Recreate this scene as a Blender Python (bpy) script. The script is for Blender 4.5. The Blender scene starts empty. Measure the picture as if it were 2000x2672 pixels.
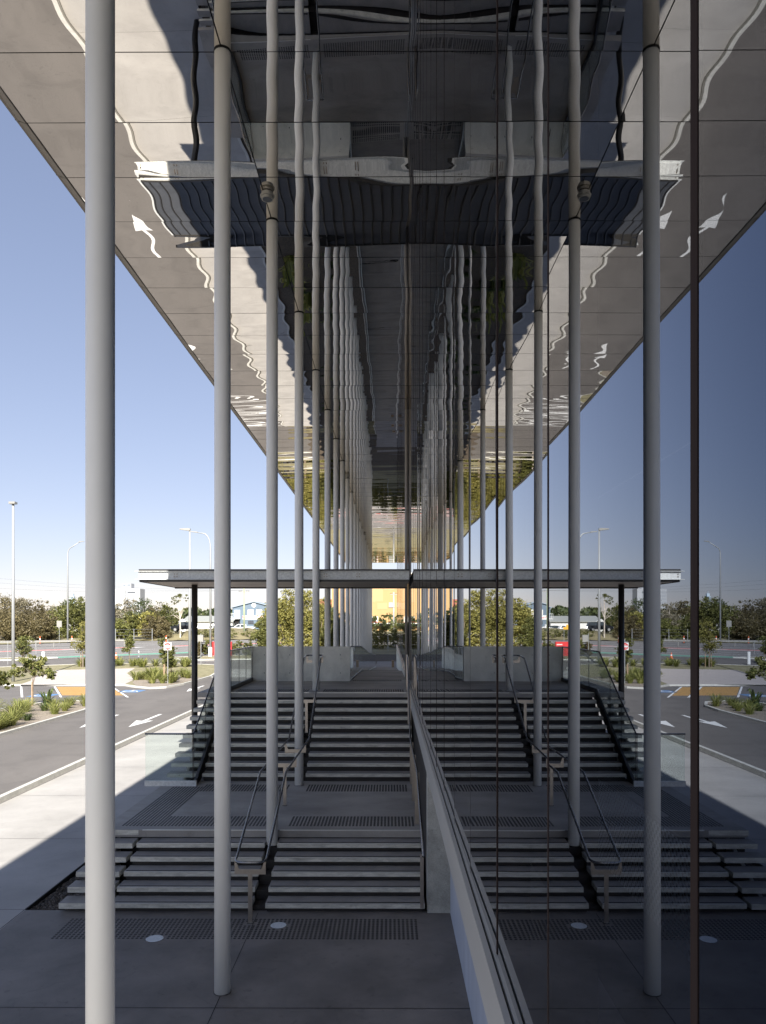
import bpy, math, random
from mathutils import Vector, Matrix, noise
R = math.radians
C = bpy.context.scene.collection
SC = bpy.context.scene
random.seed(7)

# ------------------------------------------------------------------ camera
cam = bpy.data.cameras.new("camera"); co = bpy.data.objects.new("camera", cam); C.objects.link(co)
cam.sensor_fit = 'HORIZONTAL'; cam.sensor_width = 24.0; cam.lens = 24.0
co.location = (0, 0, 5.0); co.rotation_euler = (R(90), 0, 0.005)
cam.shift_x = -0.0039; cam.shift_y = 0.1446
cam.clip_start = 0.05; cam.clip_end = 8000
SC.camera = co
# ------------------------------------------------------------------ world + sun
SUN_EL = 36.7; SUN_AZ = 173.0
w = bpy.data.worlds.new("World"); SC.world = w; w.use_nodes = True
nt = w.node_tree; nt.nodes.clear()
sky = nt.nodes.new('ShaderNodeTexSky'); sky.sky_type = 'NISHITA'; sky.sun_disc = False
sky.sun_elevation = R(SUN_EL); sky.sun_rotation = R(SUN_AZ)
sky.altitude = 0; sky.air_density = 1.0; sky.dust_density = 0.0; sky.ozone_density = 2.6
bg = nt.nodes.new('ShaderNodeBackground'); bg.inputs['Strength'].default_value = 0.062
wo = nt.nodes.new('ShaderNodeOutputWorld')
hs = nt.nodes.new('ShaderNodeHueSaturation'); hs.inputs['Saturation'].default_value = 1.0
tn = nt.nodes.new('ShaderNodeMix'); tn.data_type = 'RGBA'; tn.blend_type = 'MULTIPLY'; tn.inputs[0].default_value = 1; tn.inputs[7].default_value = (1.05, .965, 1.06, 1)
gm_ = nt.nodes.new('ShaderNodeGamma'); gm_.inputs[1].default_value = .60; nt.links.new(sky.outputs[0], gm_.inputs[0]); nt.links.new(gm_.outputs[0], hs.inputs['Color']); nt.links.new(hs.outputs[0], tn.inputs[6]); nt.links.new(tn.outputs[2], bg.inputs[0]); nt.links.new(bg.outputs[0], wo.inputs[0])
sl = bpy.data.lights.new("sun", 'SUN'); so = bpy.data.objects.new("sun", sl); C.objects.link(so)
sl.energy = 2.75; sl.angle = R(0.53); sl.color = (1.0, 0.95, 0.87)
so.rotation_euler = Vector((-0.163, 1.33, -1.0)).to_track_quat('-Z', 'Y').to_euler()
SC.view_settings.view_transform = 'Standard'; SC.view_settings.look = 'None'
SC.view_settings.exposure = 2.08; SC.view_settings.gamma = 1.0
SC.view_settings.use_curve_mapping = False
SC.render.engine = 'CYCLES'
cy = SC.cycles
cy.use_denoising = True; cy.max_bounces = 16; cy.diffuse_bounces = 8; cy.glossy_bounces = 8
cy.transparent_max_bounces = 24; cy.transmission_bounces = 6
cy.sample_clamp_indirect = 20.0

# ------------------------------------------------------------------ materials
def sRGB(r, g, b):
    f = lambda c: (c/255/12.92) if c/255 <= .04045 else ((c/255+.055)/1.055)**2.4
    return (f(r), f(g), f(b))
def mat(name, col, rough=.7, metal=0, vary=0, vscale=3, bump=0, bscale=30, col2=None, spec=.5, spots=0, streak=None, island=0, stain=0):
    m = bpy.data.materials.new(name); m.use_nodes = True
    n = m.node_tree; p = n.nodes['Principled BSDF']
    p.inputs['Base Color'].default_value = (*col, 1); p.inputs['Roughness'].default_value = rough
    p.inputs['Metallic'].default_value = metal; p.inputs['Specular IOR Level'].default_value = spec
    tc = n.nodes.new('ShaderNodeTexCoord'); geo = n.nodes.new('ShaderNodeNewGeometry')
    src = geo.outputs['Position']
    cur = None
    if vary or col2:
        mp = n.nodes.new('ShaderNodeMapping'); n.links.new(src, mp.inputs[0])
        if streak: mp.inputs['Scale'].default_value = streak
        t = n.nodes.new('ShaderNodeTexNoise'); t.inputs['Scale'].default_value = vscale
        t.inputs['Detail'].default_value = 8; t.inputs['Roughness'].default_value = .62
        n.links.new(mp.outputs[0], t.inputs['Vector'])
        r = n.nodes.new('ShaderNodeValToRGB'); r.color_ramp.elements[0].position = .32; r.color_ramp.elements[1].position = .7
        c2 = col2 if col2 else tuple(min(1, c*(1+vary)) for c in col)
        c1 = col if col2 else tuple(c*(1-vary) for c in col)
        r.color_ramp.elements[0].color = (*c1, 1); r.color_ramp.elements[1].color = (*c2, 1)
        n.links.new(t.outputs[0], r.inputs[0]); cur = r.outputs[0]
    if spots:
        t2 = n.nodes.new('ShaderNodeTexNoise'); t2.inputs['Scale'].default_value = bscale*1.7; t2.inputs['Detail'].default_value = 3
        n.links.new(src, t2.inputs['Vector'])
        mr = n.nodes.new('ShaderNodeMapRange'); mr.inputs[1].default_value = .35; mr.inputs[2].default_value = .65
        mr.inputs[3].default_value = 1-spots; mr.inputs[4].default_value = 1+spots
        n.links.new(t2.outputs[0], mr.inputs[0])
        mx = n.nodes.new('ShaderNodeVectorMath'); mx.operation = 'SCALE'
        if cur: n.links.new(cur, mx.inputs[0])
        else: mx.inputs[0].default_value = col
        n.links.new(mr.outputs[0], mx.inputs['Scale']); cur = mx.outputs[0]
    if stain:
        for sc_, lo, hi, dist, amt in ((.45, .5, .62, 1.5, stain), (5.5, .66, .70, .4, stain*1.2), (2.2, .60, .66, 2.5, stain*.7)):
            t4 = n.nodes.new('ShaderNodeTexNoise'); t4.inputs['Scale'].default_value = sc_; t4.inputs['Detail'].default_value = 6; t4.inputs['Distortion'].default_value = dist
            n.links.new(src, t4.inputs['Vector']); mr = n.nodes.new('ShaderNodeMapRange'); mr.inputs[1].default_value = lo; mr.inputs[2].default_value = hi
            mr.inputs[3].default_value = 1; mr.inputs[4].default_value = 1-amt; n.links.new(t4.outputs[0], mr.inputs[0])
            mx = n.nodes.new('ShaderNodeVectorMath'); mx.operation = 'SCALE'
            if cur: n.links.new(cur, mx.inputs[0])
            else: mx.inputs[0].default_value = col
            n.links.new(mr.outputs[0], mx.inputs['Scale']); cur = mx.outputs[0]
    if island:
        mr = n.nodes.new('ShaderNodeMapRange'); mr.inputs[3].default_value = 1-island; mr.inputs[4].default_value = 1+island
        n.links.new(geo.outputs['Random Per Island'], mr.inputs[0])
        mx = n.nodes.new('ShaderNodeVectorMath'); mx.operation = 'SCALE'
        if cur: n.links.new(cur, mx.inputs[0])
        else: mx.inputs[0].default_value = col
        n.links.new(mr.outputs[0], mx.inputs['Scale']); cur = mx.outputs[0]
    if cur: n.links.new(cur, p.inputs['Base Color'])
    if bump:
        t3 = n.nodes.new('ShaderNodeTexNoise'); t3.inputs['Scale'].default_value = bscale; t3.inputs['Detail'].default_value = 5
        n.links.new(src, t3.inputs['Vector'])
        b = n.nodes.new('ShaderNodeBump'); b.inputs['Strength'].default_value = bump; b.inputs['Distance'].default_value = .01
        n.links.new(t3.outputs[0], b.inputs['Height']); n.links.new(b.outputs[0], p.inputs['Normal'])
    return m
def leafmat(name, c1, c2, trans=.25):
    m = bpy.data.materials.new(name); m.use_nodes = True; n = m.node_tree; n.nodes.clear()
    geo = n.nodes.new('ShaderNodeNewGeometry'); r = n.nodes.new('ShaderNodeValToRGB')
    r.color_ramp.elements[0].color = (*c1, 1); r.color_ramp.elements[1].color = (*c2, 1)
    n.links.new(geo.outputs['Random Per Island'], r.inputs[0])
    oi = n.nodes.new('ShaderNodeObjectInfo'); mr = n.nodes.new('ShaderNodeMapRange'); mr.inputs[3].default_value = .8; mr.inputs[4].default_value = 1.25
    n.links.new(oi.outputs['Random'], mr.inputs[0])
    sc = n.nodes.new('ShaderNodeVectorMath'); sc.operation = 'SCALE'
    n.links.new(r.outputs[0], sc.inputs[0]); n.links.new(mr.outputs[0], sc.inputs['Scale'])
    d = n.nodes.new('ShaderNodeBsdfPrincipled'); d.inputs['Roughness'].default_value = .55; d.inputs['Specular IOR Level'].default_value = .35
    t = n.nodes.new('ShaderNodeBsdfTranslucent'); mx = n.nodes.new('ShaderNodeMixShader'); mx.inputs[0].default_value = trans
    n.links.new(sc.outputs[0], d.inputs['Base Color']); n.links.new(sc.outputs[0], t.inputs[0])
    o = n.nodes.new('ShaderNodeOutputMaterial')
    n.links.new(d.outputs[0], mx.inputs[1]); n.links.new(t.outputs[0], mx.inputs[2]); n.links.new(mx.outputs[0], o.inputs[0])
    return m
def glassmat(name, tint, gloss, r0, power, rough=0.0):
    m = bpy.data.materials.new(name); m.use_nodes = True; n = m.node_tree; n.nodes.clear()
    lw = n.nodes.new('ShaderNodeLayerWeight'); lw.inputs[0].default_value = .5
    pw = n.nodes.new('ShaderNodeMath'); pw.operation = 'POWER'; pw.inputs[1].default_value = power
    n.links.new(lw.outputs['Facing'], pw.inputs[0])
    mr = n.nodes.new('ShaderNodeMapRange'); mr.inputs[3].default_value = r0; mr.inputs[4].default_value = 1
    n.links.new(pw.outputs[0], mr.inputs[0])
    t = n.nodes.new('ShaderNodeBsdfTransparent'); t.inputs[0].default_value = (*tint, 1)
    g = n.nodes.new('ShaderNodeBsdfGlossy'); g.inputs['Roughness'].default_value = rough
    gm = n.nodes.new('ShaderNodeMix'); gm.data_type = 'RGBA'
    gm.inputs[6].default_value = (*gloss, 1); gm.inputs[7].default_value = (1, 1, 1, 1)
    n.links.new(pw.outputs[0], gm.inputs[0]); n.links.new(gm.outputs[2], g.inputs[0])
    mx = n.nodes.new('ShaderNodeMixShader'); o = n.nodes.new('ShaderNodeOutputMaterial')
    n.links.new(mr.outputs[0], mx.inputs[0]); n.links.new(t.outputs[0], mx.inputs[1]); n.links.new(g.outputs[0], mx.inputs[2])
    n.links.new(mx.outputs[0], o.inputs[0])
    return m
M = {}
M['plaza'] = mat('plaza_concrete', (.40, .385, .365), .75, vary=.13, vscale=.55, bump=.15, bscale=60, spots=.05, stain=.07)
M['floor'] = mat('shaded_lobby_concrete', (.18, .162, .148), .6, vary=.26, vscale=.8, bump=.1, bscale=50, spots=.06, stain=.16)  # plaza concrete made darker: shade under the roof is put into the colour
M['landing'] = mat('landing_concrete', (.32, .30, .275), .6, vary=.22, vscale=1.1, bump=.12, bscale=60, spots=.06, streak=(.5, 1, 1), stain=.12)
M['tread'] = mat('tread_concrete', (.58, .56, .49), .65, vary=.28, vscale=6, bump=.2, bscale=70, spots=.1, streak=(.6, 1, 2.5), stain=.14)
M['pier'] = mat('pier_concrete', (.46, .45, .40), .85, vary=.24, vscale=2.2, bump=.3, bscale=40, spots=.12, stain=.18)
M['treadtop_shade'] = mat('shaded_tread_top_concrete', (.27, .255, .24), .6, vary=.16, vscale=2.5, bump=.1, bscale=60, spots=.06)  # tread concrete darkened on top faces, painting in the dim light from the soffit
M['wallc'] = mat('wall_concrete', (.80, .78, .70), .75, vary=.16, vscale=1.7, bump=.2, bscale=40, spots=.07, streak=(1, 1, .7), stain=.12)
M['kerb'] = mat('kerb_concrete', (.55, .54, .50), .8, vary=.12, vscale=4, spots=.1, bump=.2)
M['path'] = mat('footpath_concrete', (.47, .42, .385), .8, vary=.07, vscale=1.5, spots=.05)
M['asphalt'] = mat('asphalt', (.15, .138, .128), .85, vary=.14, vscale=.35, bump=.3, bscale=90, spots=.12, streak=(1, .35, 1), stain=.10)
M['asphalt2'] = mat('old_asphalt', (.19, .18, .17), .85, vary=.1, vscale=.2, spots=.08, streak=(.3, .3, 1))
M['white'] = mat('road_paint', (.8, .8, .78), .6, vary=.06, vscale=12)
M['red_paint'] = mat('red_road_paint', (.50, .12, .10), .7, vary=.1, vscale=1)
M['green_paint'] = mat('green_road_paint', (.13, .36, .25), .7, vary=.12, vscale=1)
M['blue_paint'] = mat('blue_road_paint', (.12, .24, .44), .6, vary=.1, vscale=6)
M['orange_paint'] = mat('orange_road_paint', (.62, .36, .12), .7, vary=.1, vscale=4)
M['grass'] = mat('verge_grass', (.17, .155, .08), .9, col2=(.31, .28, .17), vscale=1.4, bump=.6, bscale=30, spots=.3)
M['ground'] = mat('dry_ground', (.14, .12, .06), .9, col2=(.28, .24, .13), vscale=.3, spots=.25, bscale=8)
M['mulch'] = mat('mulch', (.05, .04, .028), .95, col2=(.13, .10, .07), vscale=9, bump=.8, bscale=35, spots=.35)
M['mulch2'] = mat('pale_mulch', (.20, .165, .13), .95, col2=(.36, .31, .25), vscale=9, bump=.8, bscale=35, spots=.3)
M['pebble'] = mat('gravel_stone', (.10, .085, .07), .8, island=.6)
M['column'] = mat('column_paint', (.90, .895, .86), .38, vary=.035, vscale=2.5, bump=.03, bscale=120, streak=(1, 1, .3))
M['dark'] = mat('dark_steel', (.03, .028, .026), .35, vary=.15, vscale=4)
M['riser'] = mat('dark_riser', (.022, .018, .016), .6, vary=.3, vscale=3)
M['seam'] = mat('seam_black', (.01, .01, .01), .6)
M['galv'] = mat('galvanised_steel', (.66, .67, .65), .5, .1, vary=.16, vscale=16, spots=.12, bscale=60)
M['stainless'] = mat('stainless_tube', (.24, .24, .245), .27, 1.0, vary=.05, vscale=10)
M['stainless2'] = mat('brushed_steel_plate', (.40, .36, .32), .36, 1.0, vary=.08, vscale=14)
M['nosing'] = mat('aluminium_nosing', (.62, .62, .60), .35, .7, vary=.06, vscale=20)
M['fascia'] = mat('fascia_metal', (.21, .185, .16), .45, .2, vary=.04, vscale=1)
M['post'] = mat('post_paint', (.36, .33, .30), .45, vary=.05)
M['ledge'] = mat('ledge_metal', (.55, .55, .54), .35, .35, vary=.08, vscale=1.5, streak=(1, .2, 1))
M['wallblue'] = mat('painted_wall', (.50, .53, .60), .5, vary=.12, vscale=1.6, streak=(1, 2, .35), bump=.05)
M['bronze'] = mat('bronze_mullion', (.028, .019, .018), .8, 0, spec=.1)
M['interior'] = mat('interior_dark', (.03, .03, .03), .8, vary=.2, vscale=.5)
M['canopy_under'] = mat('canopy_lining', (.42, .36, .31), .5, vary=.15, vscale=1)
M['deck'] = mat('roof_deck', (.065, .07, .08), .6, 0, vary=.15, vscale=2)
M['tactile'] = mat('tactile_stud', (.012, .011, .011), .5)
M['lightlens'] = mat('frosted_lens', (.62, .66, .68), .4, vary=.15, vscale=20)
M['lightbody'] = mat('fitting_grey', (.35, .34, .31), .4, .3)
M['polegrey'] = mat('pole_grey', (.36, .37, .37), .5, .2, vary=.05, vscale=3)
M['signwhite'] = mat('sign_white', (.80, .80, .78), .5)
M['signred'] = mat('sign_red', (.62, .04, .04), .45)
M['signorange'] = mat('sign_orange', (.85, .42, .03), .5)
M['orange'] = mat('delineator_orange', (.75, .16, .06), .5)
M['timber'] = mat('timber_stake', (.40, .28, .18), .8, vary=.2, vscale=8)
M['bark'] = mat('bark', (.20, .16, .12), .9, vary=.3, vscale=6)
M['palebark'] = mat('pale_bark', (.50, .44, .37), .9, vary=.25, vscale=2)
M['green_pole'] = mat('treated_pole', (.33, .38, .24), .8, vary=.1, vscale=2)
M['carwhite'] = mat('white_car_paint', (.78, .78, .77), .25)
M['carblack'] = mat('black_car_paint', (.015, .017, .02), .2)
M['cardark'] = mat('dark_green_car_paint', (.02, .03, .028), .2)
M['carglass'] = mat('car_glass', (.04, .05, .055), .1)
M['tyre'] = mat('tyre', (.02, .02, .02), .8)
M['rim'] = mat('rim', (.55, .55, .55), .35, .6)
M['lamp'] = mat('car_lamp', (.6, .6, .6), .2)
M['bluewall'] = mat('blue_cladding', (.12, .165, .215), .6, vary=.06, vscale=1)
M['blueroof'] = mat('grey_blue_roof', (.26, .32, .38), .5)
M['yellow'] = mat('yellow_cladding', (.40, .245, .10), .6, vary=.06, vscale=.3, streak=(1, 1, .3))
M['yellow2'] = mat('yellow_cladding_pale', (.43, .275, .13), .6)
M['palewall'] = mat('pale_wall', (.72, .71, .68), .7, vary=.05, vscale=1)
M['towerwall'] = mat('tower_wall', (.42, .43, .445), .7)
M['window'] = mat('window_dark', (.07, .08, .10), .2)
M['towerwin'] = mat('tower_window', (.20, .23, .27), .3)
M['blind'] = mat('window_blind', (.66, .62, .54), .7)
M['greyroof'] = mat('grey_roof', (.30, .31, .29), .6)
M['redroof'] = mat('red_roof', (.36, .12, .08), .7, vary=.15, vscale=3)
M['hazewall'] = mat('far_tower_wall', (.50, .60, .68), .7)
M['leaf_a'] = leafmat('leaf_olive', (.065, .075, .022), (.20, .20, .06))
M['leaf_b'] = leafmat('leaf_brown_green', (.075, .065, .030), (.19, .155, .075))
M['leaf_c'] = leafmat('leaf_dark', (.030, .045, .018), (.10, .12, .045))
M['leaf_d'] = leafmat('leaf_yellow_green', (.12, .125, .03), (.40, .36, .11), .3)
M['leaf_e'] = leafmat('leaf_young', (.07, .095, .025), (.25, .24, .08), .3)
M['leaf_p'] = leafmat('leaf_pale', (.18, .17, .10), (.38, .33, .24), .3)
M['blade'] = leafmat('grass_blade', (.12, .15, .03), (.38, .37, .13), .35)
M['blade2'] = leafmat('grass_blade_dark', (.035, .06, .02), (.14, .18, .06), .3)

# mirror soffit
m = bpy.data.materials.new('mirror_soffit'); m.use_nodes = True; n = m.node_tree; n.nodes.clear()
g = n.nodes.new('ShaderNodeBsdfGlossy'); g.inputs['Roughness'].default_value = .0; g.inputs[0].default_value = (.80, .76, .705, 1)
o = n.nodes.new('ShaderNodeOutputMaterial'); n.links.new(g.outputs[0], o.inputs[0]); M['mirror'] = m
M['glass'] = glassmat('reflective_glass', (.50, .53, .54), (.04, .08, .155), .68, 2.9)
M['clear'] = glassmat('balustrade_glass', (.90, .945, .935), (1, 1, 1), .045, 4.0)
# perforated sheet
m = mat('perforated_sheet', (.62, .72, .74), .5); n = m.node_tree
tc = n.nodes.new('ShaderNodeNewGeometry'); sx = n.nodes.new('ShaderNodeSeparateXYZ'); n.links.new(tc.outputs['Position'], sx.inputs[0])
def mth(op, a, b=None):
    q = n.nodes.new('ShaderNodeMath'); q.operation = op
    for i, v in enumerate((a, b)):
        if v is None: continue
        if isinstance(v, (int, float)): q.inputs[i].default_value = v
        else: n.links.new(v, q.inputs[i])
    return q.outputs[0]
yy = mth('MULTIPLY', sx.outputs[1], 2*math.pi/.10); zz = mth('MULTIPLY', sx.outputs[2], 2*math.pi/.10)
ss = mth('MULTIPLY', mth('SINE', yy), mth('SINE', zz)); gt = mth('GREATER_THAN', ss, .12)
tr = n.nodes.new('ShaderNodeBsdfTransparent'); mx = n.nodes.new('ShaderNodeMixShader')
n.links.new(gt, mx.inputs[0]); n.links.new(n.nodes['Principled BSDF'].outputs[0], mx.inputs[1]); n.links.new(tr.outputs[0], mx.inputs[2])
n.links.new(mx.outputs[0], n.nodes['Material Output'].inputs[0]); M['perf'] = m

# ------------------------------------------------------------------ mesh helpers
ORD = ['nearest', 'second nearest', 'third nearest', 'fourth nearest', 'fifth nearest', 'sixth nearest', 'seventh nearest', 'eighth nearest', 'ninth nearest', 'tenth nearest']+['%s nearest' % q for q in 'eleventh twelfth thirteenth fourteenth fifteenth sixteenth seventeenth eighteenth nineteenth twentieth twenty-first twenty-second twenty-third twenty-fourth twenty-fifth twenty-sixth'.split()]
ORG = {}
class MB:
    def __init__(s): s.v = []; s.f = []; s.m = []
    def add(s, vs, fs, mi=0):
        o = len(s.v); s.v += [tuple(v) for v in vs]; s.f += [tuple(i+o for i in f) for f in fs]; s.m += [mi]*len(fs); return s
    def box(s, x0, x1, y0, y1, z0, z1, mi=0):
        vs = [(x, y, z) for z in (z0, z1) for x, y in ((x0, y0), (x1, y0), (x1, y1), (x0, y1))]
        return s.add(vs, [(3, 2, 1, 0), (4, 5, 6, 7), (0, 1, 5, 4), (1, 2, 6, 5), (2, 3, 7, 6), (3, 0, 4, 7)], mi)
    def tube(s, pts, r, n=12, mi=0, cap=True):
        pts = [Vector(p) for p in pts]; rs = r if isinstance(r, (list, tuple)) else [r]*len(pts)
        rings = []; up = None
        for i, p in enumerate(pts):
            d = ((pts[min(i+1, len(pts)-1)]-p).normalized() + (p-pts[max(i-1, 0)]).normalized())
            d = d.normalized() if d.length > 1e-6 else Vector((0, 0, 1))
            if up is None: a = d.orthogonal().normalized()
            else:
                a = up - d*up.dot(d); a = a.normalized() if a.length > 1e-5 else d.orthogonal().normalized()
            up = a; b = d.cross(a)
            rings.append([p + (a*math.cos(2*math.pi*k/n) + b*math.sin(2*math.pi*k/n))*rs[i] for k in range(n)])
        vs = [v for rr in rings for v in rr]; fs = []
        for i in range(len(pts)-1):
            for k in range(n): fs.append((i*n+k, i*n+(k+1) % n, (i+1)*n+(k+1) % n, (i+1)*n+k))
        if cap: fs.append(tuple(range(n))[::-1]); fs.append(tuple((len(pts)-1)*n+k for k in range(n)))
        return s.add(vs, fs, mi)
    def disc(s, x, y, z, r, n=8, mi=0): return s.add([(x+r*math.cos(6.2832*k/n), y+r*math.sin(6.2832*k/n), z) for k in range(n)], [tuple(range(n))], mi)
    def prism(s, poly, ax, a0, a1, mi=0):
        # poly in the two other axes, extruded on ax ('x' -> (y,z) poly; 'y' -> (x,z); 'z' -> (x,y))
        n = len(poly); mk = {'x': lambda p, a: (a, p[0], p[1]), 'y': lambda p, a: (p[0], a, p[1]), 'z': lambda p, a: (p[0], p[1], a)}[ax]
        vs = [mk(p, a0) for p in poly]+[mk(p, a1) for p in poly]
        fs = [tuple(range(n))[::-1], tuple(range(n, 2*n))]+[(k, (k+1) % n, n+(k+1) % n, n+k) for k in range(n)]
        return s.add(vs, fs, mi)
    def build(s, name, mats, parent=None, smooth=False, fixn=False):
        me = bpy.data.meshes.new(name)
        off = ORG.get(parent.name, Vector((0, 0, 0))) if parent else Vector((0, 0, 0))
        me.from_pydata([(v[0]-off[0], v[1]-off[1], v[2]-off[2]) for v in s.v], [], s.f)
        if not isinstance(mats, (list, tuple)): mats = [mats]
        for q in mats: me.materials.append(q)
        if len(mats) > 1: me.polygons.foreach_set('material_index', s.m)
        if smooth: me.polygons.foreach_set('use_smooth', [True]*len(me.polygons))
        if fixn:
            import bmesh
            b = bmesh.new(); b.from_mesh(me); bmesh.ops.recalc_face_normals(b, faces=b.faces); b.to_mesh(me); b.free()
        me.update()
        ob = bpy.data.objects.new(name, me); C.objects.link(ob)
        if parent: ob.parent = parent; ORG[ob.name] = off
        return ob
def tag(o, label=None, cat=None, group=None, kind=None):
    if label: o['label'] = label
    if cat: o['category'] = cat
    if group: o['group'] = group
    if kind: o['kind'] = kind
    return o
def thing(name, label, cat, loc=(0, 0, 0), group=None, rz=0):
    o = bpy.data.objects.new(name, None); C.objects.link(o); o.location = loc; o.rotation_euler = (0, 0, rz)
    ORG[o.name] = Vector(loc) if rz == 0 else Vector((0, 0, 0)); tag(o, label, cat, group); return o
def local(o): ORG[o.name] = Vector((0, 0, 0)); return o   # parts are given in the thing's own space
def struct(mb, name, mats, **k): return tag(mb.build(name, mats, **k), kind='structure')
def copy_tree(o, parent=None):
    c = o.copy(); C.objects.link(c)
    if parent: c.parent = parent
    for ch in list(o.children): copy_tree(ch, c)
    return c
def text(string, size, m, parent, loc, rot=(R(90), 0, 0), name='lettering', ext=.003, align='CENTER'):
    cu = bpy.data.curves.new('t', 'FONT'); cu.body = string; cu.size = size; cu.align_x = align; cu.align_y = 'CENTER'; cu.extrude = ext
    tmp = bpy.data.objects.new('t', cu); C.objects.link(tmp); bpy.context.view_layer.update()
    me = bpy.data.meshes.new_from_object(tmp.evaluated_get(bpy.context.evaluated_depsgraph_get()))
    bpy.data.objects.remove(tmp); me.materials.clear(); me.materials.append(m)
    ob = bpy.data.objects.new(name, me); C.objects.link(ob); ob.parent = parent; ob.location = loc; ob.rotation_euler = rot
    return ob
BR = (72.0, 155.0)
def gz(y): return 0.0 if y < 72 else (.036*(y-72) if y < 155 else 2.99)
def W(u, v, dz=0):      # ground point seen in the photo's direction (u, v), before any object is placed on it
    k = (v-1625.2)/2000; y = 10.
    a, b = 5., 400.
    for _ in range(60):
        y = (a+b)/2
        if 5-k*y > gz(y)+dz: a = y
        else: b = y
    return ((u-1017.8)/2000*y, y, gz(y)+dz)
def clip(poly, y0, y1):
    for lim, sgn in ((y0, 1), (y1, -1)):
        out = []
        for i in range(len(poly)):
            p, q = poly[i], poly[(i+1) % len(poly)]
            a, b = sgn*(p[1]-lim), sgn*(q[1]-lim)
            if a >= 0: out.append(p)
            if a*b < 0: t = a/(a-b); out.append((p[0]+(q[0]-p[0])*t, lim))
        poly = out
        if not poly: return []
    return poly
def sheet(mb, poly, dz=0, mi=0):
    A = sum(poly[i][0]*poly[(i+1) % len(poly)][1]-poly[(i+1) % len(poly)][0]*poly[i][1] for i in range(len(poly)))
    if A < 0: poly = poly[::-1]
    for a, b in ((-900, BR[0]), (BR[0], BR[1]), (BR[1], 9000)):
        q = clip(poly, a, b)
        if len(q) >= 3: mb.add([(x, y, gz(y)+dz) for x, y in q], [tuple(range(len(q)))], mi)
    return mb
def ribbon(mb, pts, wd, z0, z1, closed=False, mi=0):
    # wall of width wd following pts, top at gz+z1
    P = [Vector((p[0], p[1])) for p in pts]; n = len(P); L = []; Rr = []
    for i in range(n):
        a = P[(i-1) % n] if (closed or i > 0) else P[i]; b = P[(i+1) % n] if (closed or i < n-1) else P[i]
        d1 = (P[i]-a).normalized() if (P[i]-a).length > 1e-6 else (b-P[i]).normalized()
        d2 = (b-P[i]).normalized() if (b-P[i]).length > 1e-6 else d1
        nn = Vector((-(d1+d2).y, (d1+d2).x)); nn.normalize(); k = 1/max(.4, nn.dot(Vector((-d1.y, d1.x))))
        L.append(P[i]+nn*wd/2*k); Rr.append(P[i]-nn*wd/2*k)
    vs = []
    for i in range(n):
        for q in (L[i], Rr[i]):
            vs += [(q.x, q.y, gz(q.y)+z0), (q.x, q.y, gz(q.y)+z1)]
    fs = []
    for i in range(n if closed else n-1):
        a = i*4; b = ((i+1) % n)*4
        fs += [(a+1, a+3, b+3, b+1), (a, a+1, b+1, b), (a+3, a+2, b+2, b+3)]
    if not closed: fs += [(0, 2, 3, 1), ((n-1)*4, (n-1)*4+1, (n-1)*4+3, (n-1)*4+2)]
    return mb.add(vs, fs, mi)

# ================================================================== GROUND
RZ = -.13
g0 = MB(); sheet(g0, [(-1500, -200), (1500, -200), (1500, 3000), (-1500, 3000)], -.20); struct(g0, 'ground', M['ground'])
g1 = MB(); sheet(g1, [(-120, -60), (-10.85, -60), (-10.85, 82), (60, 82), (60, 175), (-40, 119), (-130, 80), (-120, 60)], RZ)
struct(g1, 'road', M['asphalt'])
D = Vector((1, .55)).normalized(); NN = Vector((-D.y, D.x))
def along(px, py, s0, s1, wd):   # strip polygon along the main road's direction
    p = Vector((px, py)); a = p+D*s0; b = p+D*s1
    return [tuple(a-NN*wd/2), tuple(b-NN*wd/2), tuple(b+NN*wd/2), tuple(a+NN*wd/2)]
g2 = MB(); sheet(g2, along(-40, 111.5, -110, 130, 32.5), RZ+.02); struct(g2, 'main_road', M['asphalt2'])
mk = MB()
for y4, wd, mi, s0, s1 in ((95.2, 1.7, 1, -90, 17), (96.8, .2, 0, -90, 90), (93.6, .16, 0, -90, 14), (101, .15, 0, -90, 90), (105.2, .15, 0, -90, 90), (116.5, .15, 0, -90, 90), (121.5, .15, 0, -90, 90), (127.5, .2, 0, -90, 120)):
    sheet(mk, along(-40, y4, s0, s1, wd), RZ+.045, mi)
for s0, s1 in ((-60, -26), (-15, -7), (-3, 1.5), (9, 50)):
    a = along(-40, 111.2, s0, s1, 2.2); mid0 = (Vector(a[0])+Vector(a[3]))/2-D*3; mid1 = (Vector(a[1])+Vector(a[2]))/2+D*3
    sheet(mk, [tuple(mid0), a[0], a[1], tuple(mid1), a[2], a[3]], RZ+.045, 0)
    b = along(-40, 111.2, s0+.5, s1-.5, 1.3); sheet(mk, [tuple(mid0+D*1.4), b[0], b[1], tuple(mid1-D*1.4), b[2], b[3]], RZ+.065, 2)
struct(mk, 'main_road_markings', [M['white'], M['green_paint'], M['red_paint']])
fv = MB(); p0 = Vector((-40, 130))
sheet(fv, [tuple(p0+D*-150), tuple(p0+D*160), (200, 360), (-300, 360), (-300, 60)], -.03); struct(fv, 'far_verge', M['grass'])
kb = MB(); ribbon(kb, [tuple(p0+D*-110), tuple(p0+D*130)], .3, RZ-.02, .0); struct(kb, 'far_kerb', M['kerb'])

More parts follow.
